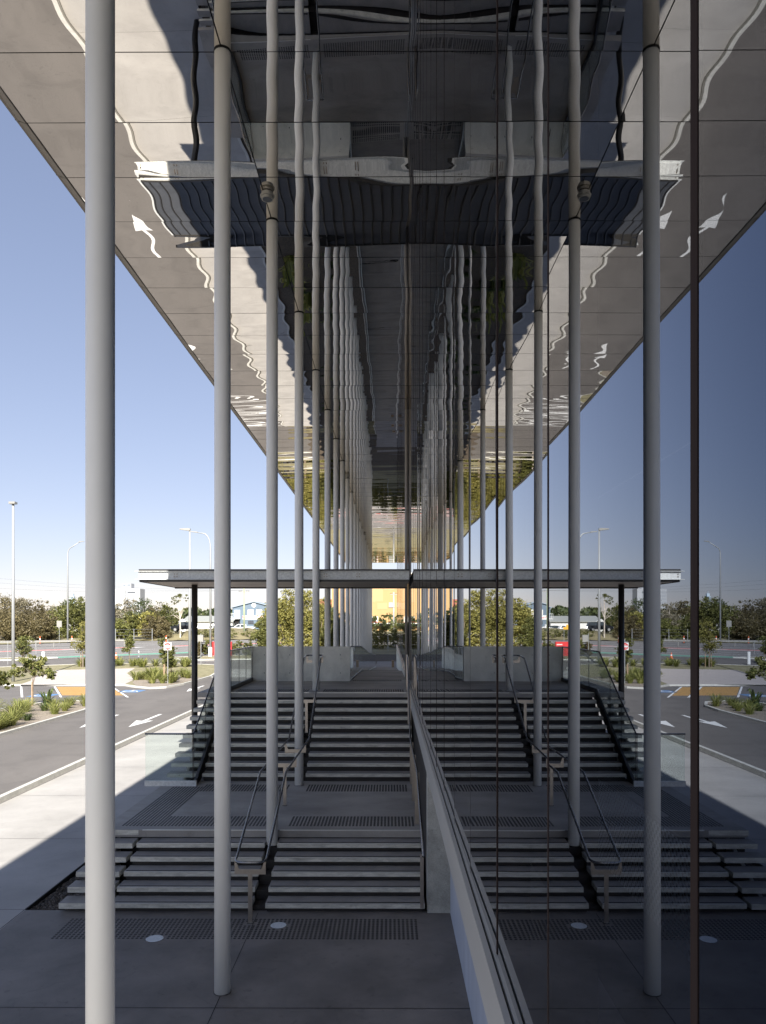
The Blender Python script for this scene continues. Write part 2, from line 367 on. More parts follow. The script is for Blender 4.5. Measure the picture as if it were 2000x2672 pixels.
# plaza
pz = MB(); PX = -10.75
for x0, x1, y0, y1 in ((PX, -6.34, -60, 27.2), (-6.34, 1.04, -60, 5.6), (PX, -7.0, 27.2, 80), (-7.0, -6.34, 27.2, 39)):
    sheet(pz, [(x0, y0), (x1, y0), (x1, y1), (x0, y1)], 0)
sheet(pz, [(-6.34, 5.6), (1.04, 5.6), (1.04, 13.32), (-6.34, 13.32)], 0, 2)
def jl(x0, y0, x1, y1, wd=.012):
    d = Vector((x1-x0, y1-y0)).normalized()*wd/2; nx, ny = -d.y, d.x
    sheet(pz, [(x0-nx, y0-ny), (x1-nx, y1-ny), (x1+nx, y1+ny), (x0+nx, y0+ny)], .003, 1)
for y in (1.2, 5.6, 9.93): jl(PX, y, 1.04, y)
jl(PX, 13.32, -6.34, 13.32)
for y in (17.7, 22.1, 26.5, 31, 35.4, 39.8, 44.2, 48.6, 53, 57.4, 61.8, 66): jl(PX, y, -7.0 if y > 27 else -6.34, y)
jl(-6.36, -10, -6.36, 13.3); jl(-2.27, -5, -2.27, 13.2)
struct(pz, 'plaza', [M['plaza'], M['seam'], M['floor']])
kb = MB(); ribbon(kb, [(-10.83, -60), (-10.83, 80)], .16, RZ-.02, .012); struct(kb, 'plaza_kerb', M['kerb'])
gp = MB(); gp.box(-6.36, -6.34, 13.32, 27.2, -.14, .012); gp.box(-6.34, 1.04, 13.30, 13.32, -.14, .0)
struct(gp, 'gravel_bed_edge', M['seam'])
gb = MB(); gb.add([(-6.34, 13.32, -.10), (1.04, 13.32, -.10), (1.04, 27.2, -.10), (-6.34, 27.2, -.10)], [(0, 1, 2, 3)])
ico = [(0, 0, 1), (.9, 0, .1), (.28, .85, .15), (-.72, .53, .1), (-.72, -.53, .12), (.28, -.85, .1), (0, 0, -.6)]
icf = [(0, 1, 2), (0, 2, 3), (0, 3, 4), (0, 4, 5), (0, 5, 1), (6, 2, 1), (6, 3, 2), (6, 4, 3), (6, 5, 4), (6, 1, 5)]
rg = random.Random(3)
for i in range(5200):
    x = rg.uniform(-6.32, -5.2); y = 13.36+rg.random()**1.8*13.4; s = rg.uniform(.016, .04); a = rg.random()*6.28; z = -.085+rg.random()*.04
    sc = (s*rg.uniform(.8, 1.3), s*rg.uniform(.8, 1.3), s*rg.uniform(.5, .9))
    gb.add([(x+(p[0]*math.cos(a)-p[1]*math.sin(a))*sc[0], y+(p[0]*math.sin(a)+p[1]*math.cos(a))*sc[1], z+p[2]*sc[2]) for p in ico], icf)
tag(gb.build('gravel', M['pebble']), 'bed of brown gravel beside and under the lowest steps', 'gravel', kind='stuff')

# planting bed between the columns and the plaza
bd = MB(); sheet(bd, [(-7.0, 39), (-1.5, 39), (-1.5, 76), (-7.0, 80)], -.03); sheet(bd, [(-6.34, 27.2), (-1.5, 27.2), (-1.5, 39), (-6.34, 39)], -.03)
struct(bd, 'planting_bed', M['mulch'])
kb = MB(); ribbon(kb, [(-7.0, 80), (-7.0, 39), (-6.34, 39), (-6.34, 27.2)], .12, -.14, .015); struct(kb, 'bed_kerb', M['kerb'])

# island in the car park
isl = [(-22.6, 14), (-17.65, 14), (-17.65, 44), (-17.9, 46.5), (-18.8, 48.6), (-20.3, 49.2), (-21.6, 48.6), (-22.4, 47), (-22.6, 45)]
ii = MB(); sheet(ii, isl, -.02); struct(ii, 'island_bed', M['mulch2'])
kb = MB(); ribbon(kb, isl, .17, RZ-.02, .01, closed=True); struct(kb, 'island_kerb', M['kerb'])
# verge with the footpath behind the parking bays
vg = [(-70, 61.6), (-21.6, 62.2), (-20.4, 60.8), (-18.6, 59.3), (-17.6, 60.0), (-17.05, 63), (-16.9, 72), (-17.3, 79.5), (-19, 83.5), (-23.5, 85.5), (-32, 85.5), (-42, 80.5), (-70, 74)]
ii = MB(); sheet(ii, vg, -.01); struct(ii, 'verge', M['grass'])
kb = MB(); ribbon(kb, vg, .17, RZ-.02, .015, closed=True); struct(kb, 'verge_kerb', M['kerb'])
ii = MB(); sheet(ii, [(-29.9, 61.72), (-21.6, 62.32), (-22.6, 68), (-25.6, 74.5), (-26.5, 79.5), (-33.8, 77.6), (-33.0, 70.5), (-31.0, 66)], .004); struct(ii, 'footpath', M['path'])
ii = MB(); sheet(ii, [(-21.4, 63.6), (-20.3, 61.1), (-18.6, 59.6), (-17.8, 60.4), (-17.3, 63), (-17.15, 70), (-20.5, 73), (-23.4, 71.5), (-22.4, 67)], .006); struct(ii, 'mulch_bed', M['mulch2'])
# side-road islands
for k, pl in enumerate(([(-50, 88), (-43.2, 91.2), (-41, 93.6), (-44, 94), (-50, 91)], [(-27.5, 93.5), (-24, 90.5), (-8, 93), (-8, 97.5), (-20, 97)])):
    ii = MB(); sheet(ii, pl, -.01); struct(ii, 'side_island', M['grass']); kb = MB(); ribbon(kb, pl, .3, RZ-.02, .015, closed=True); struct(kb, 'side_island_kerb', M['kerb'])
# parking bay paint
pb = MB()
def quad(mb, pts, dz, mi=0): return sheet(mb, pts, dz, mi)
SK = lambda x, y: (x-(y-54)*.49, y)      # the bays are angled
for x in (-26.0, -23.3, -20.1, -18.7, -28.9, -31.8, -34.7, -37.6, -40.5, -43.4, -46.3): quad(pb, [SK(x-.08, 52.6), SK(x+.08, 52.6), SK(x+.08, 61.4), SK(x-.08, 61.4)], RZ+.006)
for yk in range(24):
    y = 54+yk*.3
    for x0, x1 in ((-23.15, -20.2), (-19.98, -18.8)): quad(pb, [SK(x0, y), SK(x1, y), SK(x1, y+.22), SK(x0, y+.22)], RZ+.006, 2)
for cx, cyy in ((-24.45, 54.0), (-19.35, 57.3)):
    quad(pb, [(cx-.8, cyy-1.0), (cx+.8, cyy-1.0), (cx+.8, cyy+1.0), (cx-.8, cyy+1.0)], RZ+.006, 1)
    # wheelchair pictogram
    for a in range(14):
        t0, t1 = R(100+a*17), R(100+(a+1)*17); q = lambda t, r: (cx+r*math.cos(t)-.1, cyy-.2+r*math.sin(t))
        quad(pb, [q(t0, .36), q(t0, .5), q(t1, .5), q(t1, .36)], RZ+.010)
    for pl in ([(-.12, -.1), (.02, -.1), (.02, .55), (-.12, .55)], [(.02, -.05), (.45, -.05), (.45, .08), (.02, .08)], [(.36, -.05), (.45, -.05), (.68, -.55), (.56, -.6)], [(.02, .25), (.32, .25), (.32, .33), (.02, .33)]):
        quad(pb, [(cx+a, cyy+b) for a, b in pl], RZ+.012)
    quad(pb, [(cx-.05+.12*math.cos(k*.785), cyy+.7+.12*math.sin(k*.785)) for k in range(8)], RZ+.012)
for cx, cyy in ((-12.85, 37.6), (-15.15, 37.3)):
    quad(pb, [(cx, cyy), (cx+.45, cyy+2.5), (cx+.09, cyy+2.35), (cx+.09, cyy+5.3), (cx-.09, cyy+5.3), (cx-.09, cyy+2.35), (cx-.45, cyy+2.5)], RZ+.006)
for cx, cyy in ((-12.85, 57), (-15.15, 57)):
    quad(pb, [(cx, cyy), (cx+.45, cyy+2.5), (cx+.09, cyy+2.35), (cx+.09, cyy+5.3), (cx-.09, cyy+5.3), (cx-.09, cyy+2.35), (cx-.45, cyy+2.5)], RZ+.006)
for k in range(6): quad(pb, [(-17.0, 72+k*1.35), (-11.2, 72.5+k*1.35), (-11.2, 72.85+k*1.35), (-17.0, 72.35+k*1.35)], RZ+.006)
for k in range(4): quad(pb, [(-28+k*5, 88.6+k*.3), (-25.5+k*5, 88.8+k*.3), (-25.5+k*5, 88.9+k*.3), (-28+k*5, 88.7+k*.3)], RZ+.006)
struct(pb, 'parking_markings', [M['white'], M['blue_paint'], M['orange_paint']])

# ================================================================== STAIRS
r1, T, YS = .158, .352, 13.2; ZM = 6*r1
r2, YU = .198, 19.553; ZT = ZM+10*r2
def flight(label, x0, x1, ys, zb, rise, n, outer=None):
    t = thing('staircase', label, 'stairs', ((x0+x1)/2, ys, zb))
    for k in range(n-1):
        z = zb+(k+1)*rise; y = ys+k*T
        b = MB(); b.box(x0, x1, y+.004, y+T+.02, z-.085, z); b.m[1] = 1; tr = b.build('tread', [M['tread'], M['treadtop_shade']], t)
        nb = MB(); nb.box(x0+.01, x1-.01, y, y+.02, z-.012, z+.004); nb.box(x0+.03, x1-.03, y+.03, y+.075, z, z+.003, 1)
        nb.build('nosing', [M['nosing'], M['seam']], tr)
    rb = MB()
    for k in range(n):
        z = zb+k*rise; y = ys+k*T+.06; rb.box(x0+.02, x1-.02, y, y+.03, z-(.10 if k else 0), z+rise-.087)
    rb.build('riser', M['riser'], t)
    if outer:
        for k in range(n-1 if zb > .5 else n):
            z = zb+(k+1)*rise; y = ys+k*T
            b = MB(); b.box(outer[0]+.006*k, outer[1], y, y+T+.012, z-.10, z-.002); b.m[1] = 1; b.build('side_slab', [M['tread'], M['treadtop_shade']], t)
        b = MB()
        yy0, yy1 = ys+.1, ys+(n)*T-.15
        b.prism([(yy0, zb-.1), (yy1, zb-.1), (yy1, zb+n*rise-.12), (yy0+.3, zb+rise-.12)], 'x', outer[0]+.35, outer[0]+.42)
        b.build('stringer', M['galv'], t)
    return t
flight('left bay of the lower concrete steps, with separate side slabs over the gravel', -4.84, -2.39, YS, 0, r1, 6, (-5.72, -4.92))
flight('right bay of the lower concrete steps, running to the concrete pier', -2.15, .60, YS, 0, r1, 6)
flight('left bay of the upper concrete steps, slabs projecting past the glass balustrade', -4.80, -2.39, YU, ZM, r2, 10, (-5.70, -4.90))
flight('right bay of the upper concrete steps, beside the mirrored wall', -2.15, .60, YU, ZM, r2, 10)
# stepped dark spine between the bays
b = MB()
for ys, zb, rise, n in ((YS, 0, r1, 6), (YU, ZM, r2, 10)):
    for k in range(n):
        y = ys+.16+k*T; b.box(-2.41, -2.13, y, y+T+.002, (zb if zb else -.1)-.05, zb+(k+.30)*rise)
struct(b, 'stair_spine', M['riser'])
# mid landing and top landing
b = MB(); yf = YS+5*T
b.box(-5.68, .62, yf+.004, YU+.05, ZM-.14, ZM)
tl = thing('stair_landing', 'middle stair landing of grey concrete between lower and upper steps', 'landing', (-2.5, yf, 0))
b.build('slab', M['landing'], tl)
b = MB(); b.box(-4.84, -2.39, yf-.001, yf+.022, ZM-.012, ZM+.004); b.box(-2.15, .60, yf-.001, yf+.022, ZM-.012, ZM+.004); b.build('nosing', M['nosing'], tl)
b = MB(); b.box(-5.66, .60, yf+.09, yf+.12, -.1, ZM-.142); b.box(-5.66, -5.60, yf+.12, YU, -.1, ZM-.142); b.build('support_wall', M['riser'], tl)
yt = YU+9*T
tt = thing('stair_landing', 'top stair landing of grey concrete in front of the low concrete wall', 'landing', (-2.5, yt, 0))
b = MB(); b.box(-5.72, .58, yt+.004, 27.14, ZT-.14, ZT); b.box(-4.9, .58, 27.14, 27.9, ZT-.14, ZT-.001); b.build('slab', M['landing'], tt)
b = MB(); b.box(-4.80, -2.39, yt-.001, yt+.022, ZT-.012, ZT+.004); b.box(-2.15, .48, yt-.001, yt+.022, ZT-.012, ZT+.004); b.build('nosing', M['nosing'], tt)
b = MB(); b.box(-4.6, .48, yt+.14, yt+.2, -.1, ZT-.142); b.box(-4.6, -4.5, yt+.2, 27.1, -.1, ZT-.142); b.build('support_wall', M['riser'], tt)
# ramp down along the glass wall
b = MB(); ra = [(27.9, ZT-.001), (38, 2.62), (52, 1.75), (76, .60), (110, .55)]
for (y0, z0), (y1, z1) in zip(ra, ra[1:]):
    b.prism([(y0, z0-.3), (y1, z1-.3), (y1, z1), (y0, z0)], 'x', -1.45, .62 if y1 < 80 else 3.5)
for y in range(31, 76, 4):
    z = [z0+(z1-z0)*(y-y0)/(y1-y0) for (y0, z0), (y1, z1) in zip(ra, ra[1:]) if y0 <= y <= y1][0]
    b.box(-1.44, .5, y-.006, y+.006, z-.05, z+.006, 1)
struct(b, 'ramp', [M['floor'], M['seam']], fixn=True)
b = MB(); b.box(-1.62, -1.46, 27.9, 76, -.1, .5); b.prism([(27.9, -.1), (76, -.1), (76, .4), (27.9, ZT-.32)], 'x', -1.5, -1.46)
tag(b.build('ramp_side_wall', M['kerb']), 'low pale concrete side wall carrying the long ramp', 'wall')
# path end hedge strip (mulch in shade)
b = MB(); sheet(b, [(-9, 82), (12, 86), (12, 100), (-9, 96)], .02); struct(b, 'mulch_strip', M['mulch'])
# low concrete wall closing the top landing
t = thing('parapet_wall', 'low grey concrete wall across the back of the top landing', 'wall', (-3.1, 27.15, ZT))
b = MB(); b.box(-4.92, -1.41, 27.15, 27.37, ZT-.4, 4.155); b.build('wall', M['wallc'], t)
# tie holes as small recess discs facing the camera
b = MB()
for x in (-4.45, -3.55, -2.65, -1.75):
    for z in (3.22, 3.86): b.tube([(x, 27.149, z), (x, 27.16, z)], .016, 8)
b.build('tie_hole', M['seam'], t)

# stair side: pier, lower wall, ledge
b = MB(); b.box(.648, 1.06, 13.2, 13.55, -.1, 2.79); tag(b.build('concrete_pier', M['pier']), 'rough grey concrete pier at the right end of the lowest step', 'pier')
b = MB(); b.box(.655, .70, 13.55, 27.9, -.1, 2.79); tag(b.build('stair_side_panel', M['riser']), 'dark panel closing the right side of the steps under the ledge', 'panel')
b = MB(); b.box(1.04, 1.3, -3, 13.2, -.1, 2.79); tag(b.build('base_wall', M['wallblue']), 'smooth bluish wall base under the glass, right of the lobby floor', 'wall')
t = thing('window_ledge', 'long pale metal ledge running along the foot of the mirrored glass', 'ledge', (.5, 0, 2.95))
b = MB(); b.box(.5875, .625, -3, 72, 2.60, 2.952); b.box(.625, 1.04, -3, 13.2, 2.60, 2.85); b.build('ledge_board', M['ledge'], t)
b = MB(); b.box(.6255, .640, -3, 72, 2.80, 2.93); b.build('drain_channel', M['seam'], t)
b = MB(); b.box(.6405, .700, -3, 72, 2.80, 2.955); b.build('sill', M['ledge'], t)
b = MB(); b.box(.626, .76, 27.95, 72, .3, 2.79); tag(b.build('ramp_upstand', M['wallc']), 'tall concrete upstand under the glass along the ramp', 'wall')

# ================================================================== TACTILE STRIPS
def tactile(label, rects, skip=()):
    mb = MB(); p = .0705
    for x0, x1, y0, y1, z in rects:
        nx = int((x1-x0)/p); ny = int((y1-y0)/p)
        for i in range(nx+1):
            for j in range(ny+1):
                x = x0+i*p; y = y0+j*p
                if any((x-a)**2+(y-c)**2 < rr*rr for a, c, rr in skip): continue
                n = 8
                vs = [(x+.025*math.cos(6.2832*k/n), y+.025*math.sin(6.2832*k/n), z) for k in range(n)]+[(x+.019*math.cos(6.2832*k/n), y+.019*math.sin(6.2832*k/n), z+.006) for k in range(n)]
                mb.add(vs, [(k, (k+1) % n, n+(k+1) % n, n+k) for k in range(n)]+[tuple(range(n, 2*n))])
    return tag(mb.build('tactile_paving', M['tactile']), label, 'tactile strip', 'strips of dark tactile studs before the steps')
tactile('wide dark tactile stud strip on the lobby floor before the lowest step', [(-5.35, .47, 12.12, 12.9, 0)], ((-3.72, 12.1, .17), (-1.84, 12.64, .17), (-2.31, 12.73, .1)))
tactile('L-shaped tactile stud strip on the left of the middle landing', [(-5.33, -4.62, 15.28, 18.9, ZM), (-4.56, -2.5, 15.28, 16.02, ZM)])
tactile('tactile stud strip on the middle landing above the right lower steps', [(-2.0, .47, 15.28, 16.02, ZM)])
tactile('tactile stud strip on the middle landing below the left upper steps', [(-4.56, -2.5, 18.42, 19.15, ZM)])
tactile('tactile stud strip on the middle landing below the right upper steps', [(-2.0, .46, 18.42, 19.15, ZM)])
tactile('tactile stud strip along the top landing edge, left bay', [(-4.62, -2.5, 23.05, 23.8, ZT)])
tactile('tactile stud strip along the top landing edge, right bay', [(-2.0, .42, 23.05, 23.8, ZT)])
tactile('short tactile stud strip at the head of the ramp', [(-1.3, .42, 27.2, 27.85, ZT-.001)])
for x, y, lb in ((-3.72, 12.1, 'round frosted floor light at the front edge of the stud strip, left one'), (-1.84, 12.64, 'round frosted floor light set within the stud strip, right one')):
    t = thing('floor_light', lb, 'floor light', (x, y, 0), 'round lights set in the lobby floor')
    b = MB(); b.tube([(x, y, -.02), (x, y, .006)], .131, 28); b.build('lens', M['lightlens'], t)
    b = MB()
    for k in range(28):
        a, c = 6.2832*k/28, 6.2832*(k+1)/28
        b.add([(x+r*math.cos(q), y+r*math.sin(q), .005) for r, q in ((.131, a), (.145, a), (.145, c), (.131, c))], [(0, 1, 2, 3)])
    b.build('rim', M['stainless'], t)

# ================================================================== COLUMNS
AX = -2.267; S0 = 12.734
ordn = ['nearest', 'second', 'third', 'fourth', 'fifth', 'sixth', 'seventh', 'eighth', 'ninth', 'tenth', 'eleventh', 'twelfth', 'thirteenth', 'fourteenth', 'fifteenth', 'sixteenth', 'seventeenth', 'eighteenth', 'nineteenth', 'twentieth', 'farthest']
where = {0: 'standing on the lobby floor at the left', 1: 'with its round foot on the lobby floor in view', 2: 'rising through the lower steps inside the handrail', 3: 'standing on the middle landing below the upper steps', 4: 'standing at the edge of the top landing'}
for k in range(21):
    y = 5.987+4.38*k; zb = (0, 0, .50, ZM, ZT)[k] if k < 5 else gz(y)-.03
    if k == 2: zb = (4*.158)+.1
    lb = '%s tall pale grey round column, %s' % (ordn[k], where.get(k, 'counted from the lobby, in the planting beyond the low wall' if k < 20 else 'last of the row at the far end of the roof'))
    t = thing('round_column', lb, 'column', (AX, y, zb), 'row of tall pale columns')
    n = 48 if k < 3 else (32 if k < 8 else 16)
    b = MB(); b.tube([(AX, y, zb), (AX, y, S0-.01)], .1095, n); b.build('shaft', M['column'], t, smooth=True)
    if k < 10:
        b = MB(); b.tube([(AX, y, S0-.018), (AX, y, S0-.006)], .116, n); b.build('collar', M['seam'], t)
    if k in (0, 1, 3):
        b = MB(); b.tube([(AX, y, zb-.001), (AX, y, zb+.004)], .119, n); b.build('base_seal', M['seam'], t)
# fix shading at the caps
for ob in C.objects:
    if ob.name.startswith('shaft'):
        for pl in ob.data.polygons:
            if abs(pl.normal.z) > .9: pl.use_smooth = False
t = thing('round_column', 'slim brownish grey post standing beside the mirrored wall beyond the steps', 'column', (.60, 27.77, ZT))
b = MB(); b.tube([(.60, 27.77, ZT-.05), (.60, 27.77, S0-.01)], .055, 20); b.build('shaft', M['post'], t, smooth=True)

# ================================================================== ROOF with mirrored soffit
roof = thing('mirror_roof', 'long flat roof with mirror-polished metal soffit panels overhead', 'roof', (-2.5, 30, S0))
EX0, EX1, RY0, RY1 = -5.62, .75, -10.1, 98.8
b = MB(); b.box(-5.78, 13, RY0, RY1, S0+.03, 13.35); b.build('roof_slab', M['fascia'], roof)
b = MB(); rs = random.Random(11)
def soffit_panel(x0, x1, y0, y1, nx, ny):
    g = .009; x0 += g; x1 -= g; y0 += g; y1 -= g
    ph = [rs.uniform(0, 6.28) for _ in range(8)]
    k1 = rs.uniform(.8, 1.3); k2 = rs.uniform(1.7, 2.9); k3 = rs.uniform(.9, 1.6)
    a1 = rs.uniform(.0012, .0026); a2 = rs.uniform(.0004, .0009); a3 = rs.uniform(.0008, .002)*rs.choice((-1, 1, 1)); tx = rs.uniform(-.0014, .0014); ty = rs.uniform(-.004, .004)
    vs = []
    for j in range(ny+1):
        for i in range(nx+1):
            x = x0+(x1-x0)*i/nx; y = y0+(y1-y0)*j/ny; v = j/ny
            fade = math.sin(math.pi*v)
            z = a1*math.sin(k1*x+ph[0]+.6*math.sin(y+ph[5]))*(.45+.55*fade)+a2*math.sin(k2*x+ph[1]+1.4*y)+a3*fade*(1+.5*math.sin(k3*x+ph[2]))+ty*(v-.5)+tx*(x-(x0+x1)/2)*.5
            z += .0009*math.sin(2*math.pi*v*1.5+ph[3]+.8*x)
            vs.append((x, y, S0+z))
    fs = [(j*(nx+1)+i, (j+1)*(nx+1)+i, (j+1)*(nx+1)+i+1, j*(nx+1)+i+1) for j in range(ny) for i in range(nx)]
    return vs, fs
PL = 1.46; y = 10.367-PL*14
sf = MB()
while y < RY1-.5:
    near = 3 < y < 40
    for x0, x1 in ((EX0, AX), (AX, EX1)):
        nx = 22 if near else 12; ny = 14 if near else 8
        if y < 3: nx, ny = 4, 4
        vs, fs = soffit_panel(x0, x1, y, min(y+PL, RY1), nx, ny); sf.add(vs, fs)
    y += PL
sf.build('mirror_soffit', M['mirror'], roof, smooth=True)
b = MB(); b.add([(EX0, RY0, S0+.016), (EX0, RY1, S0+.016), (EX1+.3, RY1, S0+.016), (EX1+.3, RY0, S0+.016)], [(0, 1, 2, 3)]); b.build('joint_backing', M['seam'], roof)
b = MB(); b.prism([(EX0, S0-.004), (EX0-.02, S0-.006), (EX0-.175, S0+.05), (EX0-.175, S0+.42), (EX0, S0+.42)], 'y', RY0, RY1)
fo = b.build('edge_trim', M['fascia'], roof, fixn=True)
b = MB()
y = 10.367-PL*14
while y < RY1:
    b.prism([(EX0-.012, S0-.009), (EX0-.18, S0+.046), (EX0-.18, S0+.06), (EX0-.012, S0+.01)], 'y', y-.006, y+.006); y += PL
b.box(EX0-.006, EX0+.006, RY0, RY1, S0-.0065, S0); b.build('trim_joint', M['seam'], roof, fixn=True)
# downlights
for k, (yy0, lb) in enumerate(((13.75, 'nearest round downlight hanging under the mirrored soffit, above the third column'), (39.9, 'round downlight under the mirrored soffit, second along the column row'), (66.2, 'farthest round downlight under the mirrored soffit'))):
    t = thing('downlight', lb, 'ceiling light', (-2.2, yy0, S0-.25), 'round downlights under the soffit')
    b = MB(); b.tube([(-2.2, yy0, S0-.01), (-2.2, yy0, S0-.13)], .105, 24); b.build('housing', M['lightbody'], t, smooth=False)
    b = MB(); b.tube([(-2.2, yy0, S0-.06), (-2.2, yy0, S0-.085)], .128, 24); b.build('flange', M['lightbody'], t)
    b = MB(); b.tube([(-2.2, yy0, S0-.131), (-2.2, yy0, S0-.135)], .085, 24); b.build('lens', M['window'], t)

# ================================================================== GLASS CURTAIN WALL
GX = .66
cw = thing('curtain_wall', 'tall dark reflective glass wall with slim vertical bronze joints on the right', 'glass wall', (GX, 0, 2.95))
tilt = {0: -.0021, 1: .0027, 2: -.0050, 3: -.0035}
gy = 1.66-1.53*3; idx = -3; rs = random.Random(21)
while gy < 71.5:
    y0, y1 = gy+.012, min(gy+1.53-.012, 72); th = tilt.get(idx, rs.uniform(-.0022, .0026))
    if idx < 0: th = -.001
    nx, nz = 12, 40; ph = [rs.uniform(0, 6.28) for _ in range(5)]; A1 = rs.uniform(.00008, .00032); A2 = rs.uniform(.0001, .0004); vs = []
    for j in range(nz+1):
        for i in range(nx+1):
            a = i/nx; y = y0+(y1-y0)*a; z = 2.955+(S0-2.96)*j/nz
            x = GX+th*(y-(y0+y1)/2)+A1*math.sin(2*math.pi*a+ph[0]+.25*z)+A2*math.sin(math.pi*a)*math.sin(.7*z+ph[1])+.0003*math.sin(.9*z+ph[2])
            vs.append((x, y, z))
    fs = [(j*(nx+1)+i, (j+1)*(nx+1)+i, (j+1)*(nx+1)+i+1, j*(nx+1)+i+1) for j in range(nz) for i in range(nx)]
    p = MB().add(vs, fs).build('glass_pane', M['glass'], cw, smooth=True)
    mb = MB(); mb.box(GX+.006, GX+.20, gy-.028, gy+.028, 2.96, S0-.002); jw = .018 if idx == 0 else .011; mb.box(GX-.003, GX+.005, gy-jw, gy+jw, 2.96, S0-.005)
    mb.build('mullion', M['bronze'], cw)
    gy += 1.53; idx += 1
# interior behind the glass
b = MB()
b.add([(1.3, -9.79, 1.70), (12.9, -9.79, 1.70), (12.9, 71.8, 1.70), (1.3, 71.8, 1.70)], [(0, 1, 2, 3)])
b.box(12.9, 13, -9.79, 71.8, 1.71, 12.7); b.box(.70, 13, -9.95, -9.8, -.1, 12.72); b.box(.9, 13, 71.9, 72, -.1, 12.7)
b.box(1.3, 1.35, -9.9, 72, -.1, 1.69); b.box(12.9, 13, -9.79, 71.8, -.1, 1.69)
inn = thing('foyer', 'dim foyer behind the reflective glass', 'building', (7, 20, 2.9)); b.build('shell', M['interior'], inn)
t = thing('perforated_balustrade', 'perforated pale metal balustrade seen dimly through the near glass', 'balustrade', (2.7, 8, 2.9))
b = MB(); b.add([(2.7, -2, 1.95), (2.7, 12.5, 1.95), (2.7, 12.5, 2.98), (2.7, -2, 2.98)], [(0, 1, 2, 3)]); 
b.build('perforated_panel', M['perf'], t)
b = MB(); b.tube([(2.7, -2, 3.02), (2.7, 12.5, 3.02)], .022, 10); b.build('top_rail', M['stainless'], t)

# ================================================================== CANOPY over the landing
can = thing('entry_canopy', 'flat steel canopy with galvanised channel edge over the top landing', 'canopy', (-3.6, 25.7, 6.3))
CX0, CX1, CY0, CY1 = -7.80, .60, 23.66, 27.7
b = MB(); b.box(CX0, CX1, CY0+.07, CY0+.085, 6.345, 6.59); b.box(CX0-.09, CX1, CY0, CY0+.07, 6.59, 6.605); b.box(CX0-.09, CX1, CY0, CY0+.07, 6.335, 6.35)
b.box(CX0, CX1, CY0+.0845, CY0+.1, 6.34, 6.60)
b.build('front_beam', M['galv'], can)
b = MB(); b.box(CX0, CX0+.015, CY0+.10, CY1, 6.34, 6.60); b.box(CX0-.07, CX0, CY0+.07, CY1, 6.59, 6.605); b.box(CX0-.07, CX0, CY0+.07, CY1, 6.335, 6.35); b.build('side_beam', M['galv'], can)
b = MB(); b.box(CX0, CX1, CY1, CY1+.015, 6.34, 6.60); b.box(CX0, CX1, CY1+.015, CY1+.08, 6.59, 6.605); b.build('rear_beam', M['galv'], can)
b = MB(); b.box(CX0+.02, CX1, CY0+.03, CY0+.1, 6.612, 6.66); b.box(CX0+.02, CX0+.06, CY0+.1, CY1, 6.612, 6.66); b.box(CX0+.02, CX1, CY1-.05, CY1, 6.612, 6.66); b.build('flashing', M['dark'], can)
b = MB(); b.box(CX0+.06, CX1, CY0+.1, CY1-.05, 6.60, 6.612)
x = CX0+.25
while x < CX1: b.prism([(x-.03, 6.612), (x+.03, 6.612), (x+.018, 6.65), (x-.018, 6.65)], 'y', CY0+.12, CY1-.06, 1); x += .33
b.build('roof_deck', [M['deck'], M['dark']], can)
b = MB(); b.box(CX0+.02, CX1, CY0+.11, CY1-.02, 6.285, 6.30); b.build('lining', M['canopy_under'], can)
b = MB(); b.box(CX0+.02, CX1, CY0+.09, CY0+.108, 6.27, 6.338); b.box(CX0+.02, CX1, CY1-.018, CY1-.002, 6.235, 6.338); b.box(CX0+.018, CX0+.034, CY0+.108, CY1-.02, 6.265, 6.338); b.build('lining_edge', M['dark'], can)
for gx in (CX0+.09, -6.68, -6.60, -2.03, -1.95, -1.02, -.94):
    for z in (6.43, 6.51):
        b = MB(); b.tube([(gx, CY0+.07, z), (gx, CY0+.05, z)], .02, 8); b.build('bolt', M['stainless2'], can)
b = MB(); b.tube([(-6.57, 25.75, 0.0), (-6.57, 25.75, 6.285)], .10, 28); b.build('post', M['dark'], can, smooth=True)

# ================================================================== GLASS BALUSTRADES
bl = thing('glass_balustrade', 'clear glass balustrade with dark steel rail climbing the left of the upper steps', 'balustrade', (-4.88, 19, ZM))
bx = -4.88; slope = r2/T
def zr(y):   # rail height
    return 2.23 if y < 19.0 else min(4.15, 2.23+(y-19.0)*slope)
ytop = 19.0+(4.15-2.23)/slope
b = MB(); b.tube([(-6.08, 19.0, 2.24), (-4.93, 19.0, 2.24), (bx, 19.03, 2.24), (bx, ytop, 4.15), (bx, 27.14, 4.15)], .024, 12); b.build('handrail', M['stainless'], bl, smooth=True)
b = MB(); b.box(-6.08, -4.80, 18.96, 19.04, ZM-.0, ZM+.13); b.build('base_channel', M['galv'], bl)
b = MB(); b.prism([(19.04, ZM), (19.6, ZM), (23.1, ZT-.04), (27.14, ZT), (27.14, ZT+.13), (22.8, ZT+.13), (19.25, ZM+.13), (19.04, ZM+.13)], 'x', bx-.035, bx+.035); b.build('base_channel', M['dark'], bl, fixn=True)
for x0, x1 in ((-6.07, -4.90),):
    MB().box(x0, x1, 18.994, 19.006, ZM+.13, 2.215).build('glass_panel', M['clear'], bl)
ys_ = [19.05, 20.25, 21.3, ytop]
def zbase(y): return ZM+.13 if y < 19.25 else min(ZT+.13, ZM+.13+(y-19.25)*(ZT-ZM)/(22.8-19.25))
for y0 in ys_[:-1]: MB().box(bx-.0075, bx+.0075, y0-.006, y0+.006, zbase(y0), zr(y0)-.03).build('joint', M['dark'], bl)
MB().box(-4.898, -4.886, 18.992, 19.008, ZM+.13, 2.215).build('joint', M['dark'], bl)
